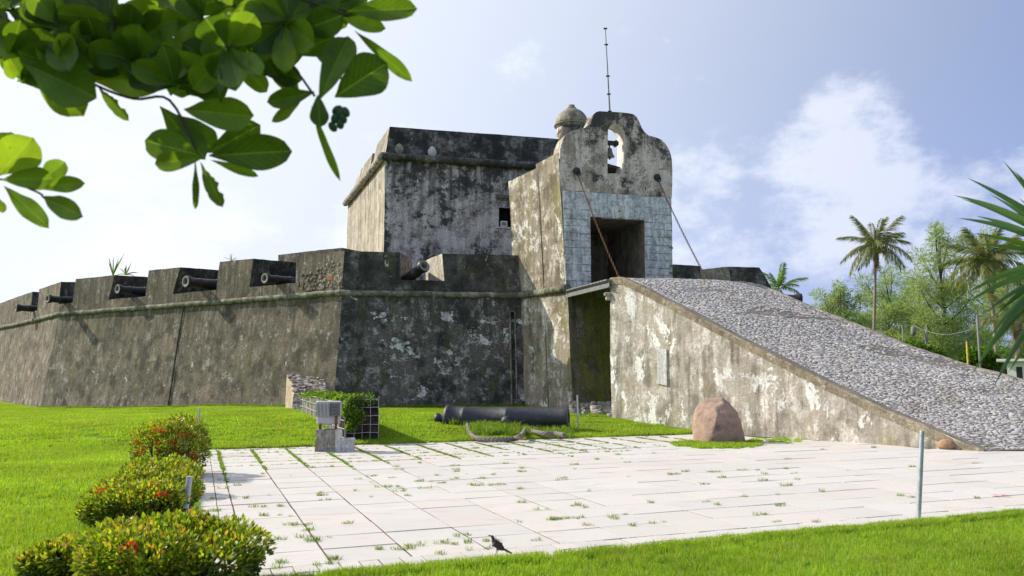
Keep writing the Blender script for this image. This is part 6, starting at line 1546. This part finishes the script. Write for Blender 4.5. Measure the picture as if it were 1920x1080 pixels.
spray_tree('casuarina_tree', 'feathery tree at the far right edge behind the hanging dry fronds', 'tree', 1935, 76, 455, 70, 0, 55, 12000, group=G_, clumps=70)
spray_tree('casuarina_tree', 'squat feathery tree filling the gap low between the lone palm and the tall airy tree', 'tree', 1718, 90, 540, 85, 0, 56, 17000, group=G_, clumps=80)
# broad dark shrubs under them
def shrub(px0, px1, ptop, Y, label, seed, n, group):
    rng = np.random.default_rng(seed); a, b = atY(px0, 700, Y), atY(px1, 700, Y); w = (b - a).length; H = atY((px0 + px1) / 2, ptop, Y).z; c = (a + b) / 2
    t = thing('broadleaf_shrub', label, 'shrub', (c.x, Y, 0), group=group); k_ = max(6, int(w * 2.2)); P_, N_ = [], []
    for k in range(k_):
        cx, cy, cz, r = c.x + (rng.random() - .5) * w * .85, Y + rng.normal(0, .5), H * rng.uniform(.25, .82), H * rng.uniform(.18, .30); u = rng.normal(0, 1, (n // k_, 3)); u /= np.linalg.norm(u, axis=1, keepdims=True); rad = 1 - abs(rng.normal(0, .18, (len(u), 1))); P_.append(u * rad * r * np.array([1.3, 1.1, .8]) + [cx, cy, cz]); N_.append(u)
    P_, N_ = np.concatenate(P_), np.concatenate(N_); ok = P_[:, 2] > .05; leaf_cloud('foliage', P_[ok], N_[ok] + [0, -.3, .4], rng.uniform(.12, .24, ok.sum()), 'shrub', t, .75, .5, rng=rng)
    bm = bmesh.new(); 
    for k in range(7): x = c.x + rng.uniform(-.4, .4) * w; tube_pts(bm, [(x, Y, 0), (x + rng.uniform(-.3, .3), Y, H * .4), (x + rng.uniform(-.6, .6), Y, H * .75)], [.06, .04, .02], 5)
    bm_obj('stems', bm, M['darkbark'], t); return t
GS = 'broad-leaved shrubs along the far edge of the ramp'
shrub(1690, 1775, 640, 44, 'bright broad-leaved shrub just over the ramp edge, left of the yellow post', 61, 5000, GS)
shrub(1765, 1870, 648, 42, 'broad-leaved shrub behind the yellow post and the tall grey pole', 62, 5500, GS)
shrub(1560, 1700, 625, 66, 'dim low shrub under the feathery trees, left of the lamp', 63, 4000, GS)
shrub(1850, 1960, 640, 56, 'dim shrub behind the small white kiosk', 64, 4000, GS)
shrub(1500, 1600, 600, 75, 'farthest low shrub under the left feathery tree', 65, 3000, GS)
# poles, wire, lamp
def pole(px, ptop, Y, r, label, m='steelgrey', name='utility_pole', cat='pole', group=None):
    tp = atY(px, ptop, Y); t = thing(name, label, cat, (tp.x, Y, 0), group=group); bm = bmesh.new(); tube_pts(bm, [(tp.x, Y, 0), (tp.x, Y, tp.z)], [r, r * .85], 8); bm_obj('shaft', bm, M[m], t, True)
    bm = bmesh.new(); tube_pts(bm, [(tp.x, Y, tp.z), (tp.x, Y, tp.z + .08)], [r * 1.2, r * .5], 8); bm_obj('cap', bm, M[m], t); return tp
GP = 'thin grey poles beyond the ramp'
q1 = pole(1692, 612, 46, .045, 'short grey pole left of the lamp, over the ramp edge', group=GP); q2 = pole(1737, 611, 46, .04, 'grey pole between the lamp and the yellow post', group=GP); q3 = pole(1832, 594, 40, .06, 'tallest grey pole, standing right of the yellow post', group=GP)
pole(1812.5, 643, 40, .05, 'short yellow-painted post in front of the dark shrub', 'yellow', 'yellow_post', 'post')
w0_ = atY(1712, 610, 46); bm = bmesh.new(); tube_pts(bm, [w0_.lerp(q3 + V(0, 0, -.5), i / 14) + V(0, 0, -.45 * math.sin(math.pi * i / 14)) for i in range(15)], .011, 4); tag(bm_obj('overhead_wire', bm, M['steel']), 'pale wire sagging between the lamp and the tallest grey pole', 'wire')
lt = thing('street_lamp', 'curved-arm street lamp with a small globe in front of the feathery trees', 'street lamp', (w0_.x, 46, 0)); bm = bmesh.new(); lx = w0_.x; lz = w0_.z
tube_pts(bm, [(lx + .7, 46, 0), (lx + .7, 46, lz - .9), (lx + .6, 46, lz - .25), (lx + .3, 46, lz), (lx, 46, lz - .05)], [.06, .05, .04, .035, .03], 7); bm_obj('arm', bm, M['steelgrey'], lt, True)
bm = bmesh.new(); lathe(bm, [(-.62, .04), (-.55, .12), (-.4, .15), (-.2, .13), (-.05, .06)], 14, Matrix.Translation((lx, 46, lz))); bm_obj('globe', bm, M['rim'], lt, True)
# small kiosk
kc_ = atY(1896, 705, 38); kz = atY(1896, 678, 38).z; kiosk = thing('kiosk', 'small white flat-roofed kiosk half hidden behind the hanging fronds at the right', 'kiosk', (kc_.x, 38, 0)); Qk = Matrix.Translation((kc_.x, 38, 0)) @ Matrix.Rotation(-.57, 4, 'Z')
bm = bmesh.new(); box(bm, (-.15, 0, 0), (2.4, 2, kz - .03), Qk); bm_obj('wall', bm, M['white'], kiosk); bm = bmesh.new(); box(bm, (-.55, -.3, kz), (2.8, 2.3, kz + .12), Qk, .01); bm_obj('roof', bm, M['white'], kiosk)
bm = bmesh.new(); box(bm, (.22, -.02, .9), (.46, .01, kz - .25), Qk); bm_obj('window', bm, M['iron'], kiosk); bm = bmesh.new(); box(bm, (.20, -.04, 1.32), (.48, -.022, 1.38), Qk); bm_obj('window_bar', bm, M['white'], kiosk)
fx = atY(1850, 700, 39); bm = bmesh.new()
ft = thing('dark_fence', 'dark board fence left of the white kiosk', 'fence', (fx.x, 39, 0))
for i in range(9):
    bm = bmesh.new(); x = fx.x + .3 + i * .15 ; box(bm, (x, 38.9, 0), (x + .13, 38.95, kz - .35)); bm_obj('board', bm, M['wood_dark'], ft)

# ================================================================ SPIKY PLANT AT THE RIGHT EDGE
yc = atY(2030, 500, 4.6); yu = thing('spiky_plant', 'spiky plant reaching into the right edge with long pointed green blades', 'plant', (yc.x, yc.y, 0))
bm = bmesh.new(); tube_pts(bm, [(yc.x + .05, yc.y, 0), (yc.x, yc.y, yc.z * .6), (yc.x, yc.y, yc.z)], [.09, .08, .07], 10); bm_obj('stem', bm, M['bark'], yu, True)
def blade(b, tip, w, sag, parent, m='yucca', name='blade', sd=0):
    bm = bmesh.new(); d = tip - b; L_ = d.length; s = d.cross(V(0, -1, .35)).normalized(); nrm_ = d.cross(s).normalized(); rows = []; n = 10
    for i in range(n + 1):
        f = i / n; p = b + d * f + V(0, 0, sag * L_ * 4 * f * (1 - f)); ww = w * min(1, .55 + f * 2.2) * (1 - f ** 2.6) / 2; rows.append((bm.verts.new(p - s * ww), bm.verts.new(p + nrm_ * ww * .45), bm.verts.new(p + s * ww)))
    for x, y in zip(rows, rows[1:]):
        for q in (0, 1): bm.faces.new((x[q], x[q + 1], y[q + 1], y[q]))
    bmesh.ops.remove_doubles(bm, verts=bm.verts, dist=1e-5); o = bm_obj(name, bm, M[m], parent, True); return o
ry = random.Random(4)
for (x0, y0, x1, y1, w, sg) in ((2030, 470, 1813, 333, .062, .03), (2030, 480, 1787, 366, .062, .05), (2030, 490, 1800, 372, .04, .05), (2030, 490, 1795, 409, .055, .05), (2030, 500, 1830, 405, .06, .05), (2030, 500, 1822, 437, .05, .04), (2030, 500, 1832, 458, .05, .05), (2030, 500, 1812, 551, .060, .10), (2030, 510, 1806, 573, .05, .10), (2030, 520, 1850, 640, .055, .12), (2030, 510, 1868, 590, .06, .10), (2030, 520, 1822, 703, .062, .12), (2030, 520, 1848, 660, .05, .12), (2030, 530, 1862, 728, .055, .10), (2030, 525, 1845, 590, .04, .1), (2040, 540, 1890, 700, .05, .1), (2030, 480, 1880, 300, .05, .0)):
    blade(atY(x0, y0, 4.6), atY(x1, y1, 4.6 + ry.uniform(-.35, .15)), w, sg, yu)
for k in range(60):
    a, e = ry.uniform(0, 6.283), ry.uniform(-.7, 1.3); L_ = ry.uniform(.6, .78); d = V(math.cos(a) * math.cos(e), math.sin(a) * math.cos(e), math.sin(e))
    if d.x < -.45: d.x = abs(d.x)
    blade(yc + d * .04, yc + d * L_, ry.uniform(.045, .06), .06, yu)

# ================================================================ ALMOND BRANCH OVER THE CAMERA
def obovate(seed, ragged=0.0):
    """unit leaf along +x, width along y (unit = width 1), cupped; 'ragged' bites the margin"""
    r_ = random.Random(seed); bm = bmesh.new(); n = 14; rows = []
    for i in range(n + 1):
        t = i / n; w = .5 * (math.sin(math.pi * min(1, t ** 1.75)) ** .54) if 0 < t < 1 else 0; w = max(w, .012) * (1 + .05 * math.sin(t * 9 + seed))
        wl, wr = w, w
        if ragged: wl *= 1 - ragged * max(0, mnoise.noise(V(t * 7, seed, 0)) + .1); wr *= 1 - ragged * max(0, mnoise.noise(V(t * 8, seed + 9, 0)) + .25)
        z = -.10 * t * t * (1 + .4 * math.sin(seed)); wave = .020 * math.sin(t * 14 + seed)
        rows.append([bm.verts.new((t, y, z + zz_)) for y, zz_ in ((-wl, .06 * w * 2 + wave), (-wl * .55, .022), (-wl * .12, .0), (0, -.008), (wr * .12, 0), (wr * .55, .022), (wr, .06 * w * 2 - wave))])
    for a, b in zip(rows, rows[1:]):
        for k in range(6): bm.faces.new((a[k], a[k + 1], b[k + 1], b[k]))
    me = bpy.data.meshes.new('leaf'); bm.to_mesh(me); bm.free(); me.materials.append(M['almond'])
    for p in me.polygons: p.use_smooth = True
    return me
LM = [obovate(i) for i in range(6)]; LR_ = [obovate(20 + i, .9) for i in range(3)]
at_ = thing('almond_tree', 'broad-leaved tree whose backlit leafy boughs hang into the top left corner', 'tree', (-4.6, 2.4, 0))
rl = random.Random(8)
def leaf(x0, y0, x1, y1, wpx, Y0, Y1=None, me=None, roll=0.0, name='leaf'):
    Y1 = Y0 + rl.uniform(-.06, .06) if Y1 is None else Y1; a, b = atY(x0, y0, Y0), atY(x1, y1, Y1); d = b - a; L_ = d.length; X = d / L_
    view = (a - V(0, 0, EYE)).normalized(); Yv = X.cross(view).normalized(); Yv = (Matrix.Rotation(roll, 3, X) @ Yv).normalized(); Z = X.cross(Yv); w = wpx / F * Y0 * 1.04
    o = link(name, me or rl.choice(LM), None, at_)
    o.matrix_basis = Matrix(((X.x * L_, Yv.x * w, Z.x * L_, a.x), (X.y * L_, Yv.y * w, Z.y * L_, a.y), (X.z * L_, Yv.z * w, Z.z * L_, a.z), (0, 0, 0, 1))); return o
T_ = 2.5
for (x0, y0, x1, y1, w, Y) in (
    (665, 58, 773, 150, 26, 2.45), (628, 182, 722, 118, 78, 2.5), (598, 190, 655, 58, 58, 2.42), (590, 172, 503, 192, 36, 2.48), (596, 178, 600, 236, 34, 2.4), (584, 200, 634, 336, 15, 2.5), (565, 188, 514, 227, 20, 2.55), (640, 150, 600, 60, 50, 2.6), (560, 190, 520, 120, 44, 2.6),
    (378, 292, 271, 262, 62, 2.5), (380, 296, 290, 306, 38, 2.42), (392, 292, 545, 282, 66, 2.46), (388, 286, 488, 238, 50, 2.54), (345, 205, 468, 218, 62, 2.44), (376, 304, 415, 386, 30, 2.5), (366, 300, 367, 393, 13, 2.5), (395, 300, 482, 329, 18, 2.5), (300, 200, 382, 292, 52, 2.6), (330, 215, 400, 280, 56, 2.62), (420, 160, 392, 60, 46, 2.45), (415, 195, 395, 95, 36, 2.4),
    (45, 118, 168, 178, 84, 2.4), (60, 105, 150, 212, 70, 2.45), (182, 160, 238, 224, 24, 2.5), (8, 100, 26, 150, 22, 2.5), (170, 150, 305, 150, 62, 2.5), (320, 180, 330, 100, 58, 2.46),
    (-4, 330, 60, 262, 74, 2.5), (3, 337, 98, 334, 44, 2.46), (62, 352, 156, 342, 30, 2.52), (72, 344, 122, 302, 38, 2.56), (8, 350, 86, 420, 34, 2.5), (78, 368, 150, 404, 40, 2.44), (-2, 372, 6, 398, 16, 2.5), (-6, 325, 20, 245, 50, 2.54),
    (650, 22, 779, 14, 46, 2.45), (640, 34, 720, 52, 30, 2.5), (560, 60, 640, 30, 60, 2.5), (540, 100, 620, 70, 50, 2.55), (520, 20, 640, -10, 60, 2.5), (490, 120, 560, 150, 44, 2.6), (470, 70, 520, 140, 50, 2.5), (440, 110, 500, 170, 40, 2.58)):
    leaf(x0, y0, x1, y1, w, Y, me=rl.choice(LR_) if (x0, y0) in ((376, 304), (182, 160)) else None, roll=rl.uniform(-.25, .25))
hubs = [(-20, 60), (40, 150), (130, 130), (240, 70), (340, 20), (290, 150), (500, 70), (570, 90), (150, 20), (420, 140), (20, 100), (20, 20), (110, 50), (210, 30), (90, 110), (200, 110), (300, 60), (260, 120), (380, 40), (350, 120), (460, 30), (430, 90), (540, 40), (610, 10), (-40, 90), (-60, -40), (60, -60), (180, -60), (320, -50), (440, -60), (560, -60), (150, 90), (690, -30), (330, 160)]
low = [(-100, 110), (0, 112), (60, 165), (160, 165), (250, 150), (330, 185), (420, 190), (470, 150), (520, 150), (580, 110), (640, 60), (700, 30), (780, 5)]
def lowy(x):
    for (a, b), (c, d) in zip(low, low[1:]):
        if a <= x <= c: return b + (d - b) * (x - a) / (c - a)
    return 0
for hx, hy in hubs:
    Y = rl.uniform(2.3, 3.3)
    for k in range(13):
        a = rl.uniform(0, 6.283); L_ = rl.uniform(70, 118) * 2.5 / Y; x1, y1 = hx + math.cos(a) * L_, hy + math.sin(a) * L_ * .75
        if y1 > lowy(x1) - 5: continue
        leaf(hx + rl.uniform(-8, 8), hy + rl.uniform(-8, 8), x1, y1, rl.uniform(40, 62) * 2.5 / Y, Y, Y + rl.uniform(-.12, .12), roll=rl.uniform(-.7, .7))
def bough(px, rad): bm = bmesh.new(); tube_pts(bm, densify([atY(x, y, Y) for x, y, Y in px], 5), rad, 7); bm_obj('bough', bm, M['darkbark'], at_, True)
bough([(-1400, 500, 2.2), (-500, 60, 2.5), (-60, 20, 2.6), (60, 90, 2.55), (170, 155, 2.5), (250, 185, 2.5), (318, 188, 2.5), (372, 290, 2.5)], [.03] * 10 + [.016] * 10 + [.0045] * 15 + [.003])
bough([(-500, 60, 2.5), (-60, -40, 2.7), (200, 20, 2.7), (400, 70, 2.6), (520, 100, 2.5), (590, 180, 2.48)], [.024] * 8 + [.008] * 10 + [.004] * 8)
bough([(-300, 60, 2.5), (200, -80, 2.6), (500, -20, 2.5), (655, 30, 2.45)], [.016] * 6 + [.005] * 10)
bough([(-600, 200, 2.4), (-160, 330, 2.5), (0, 336, 2.5), (60, 356, 2.5), (80, 366, 2.5)], [.014] * 8 + [.0035] * 13)
bough([(430, 90, 2.6), (480, 130, 2.55), (560, 168, 2.5)], .003)
bm = bmesh.new(); tr_ = atY(-1400, 500, 2.2); tube_pts(bm, densify([(tr_.x - .5, 2.2, 0), (tr_.x - .45, 2.2, 1.2), tr_ + V(-.1, 0, -.1), tr_ + V(.1, .1, .5), tr_ + V(.5, .3, 1.6)], 5), .11, 12); bm_obj('trunk', bm, M['darkbark'], at_, True)
for (px, py) in ((628, 222), (638, 212), (624, 238), (648, 210), (638, 232), (632, 206), (440, 55), (425, 62), (643, 222)):
    bm = bmesh.new(); bmesh.ops.create_icosphere(bm, subdivisions=2, radius=1)
    for v in bm.verts: v.co = V(v.co.x * .013, v.co.y * .012, v.co.z * .019)
    o = bm_obj('fruit', bm, M['fruit'], at_, True); o.matrix_basis = Matrix.Translation(atY(px, py, 2.46)) @ Matrix.Rotation(rl.uniform(-.9, .9), 4, 'Y')
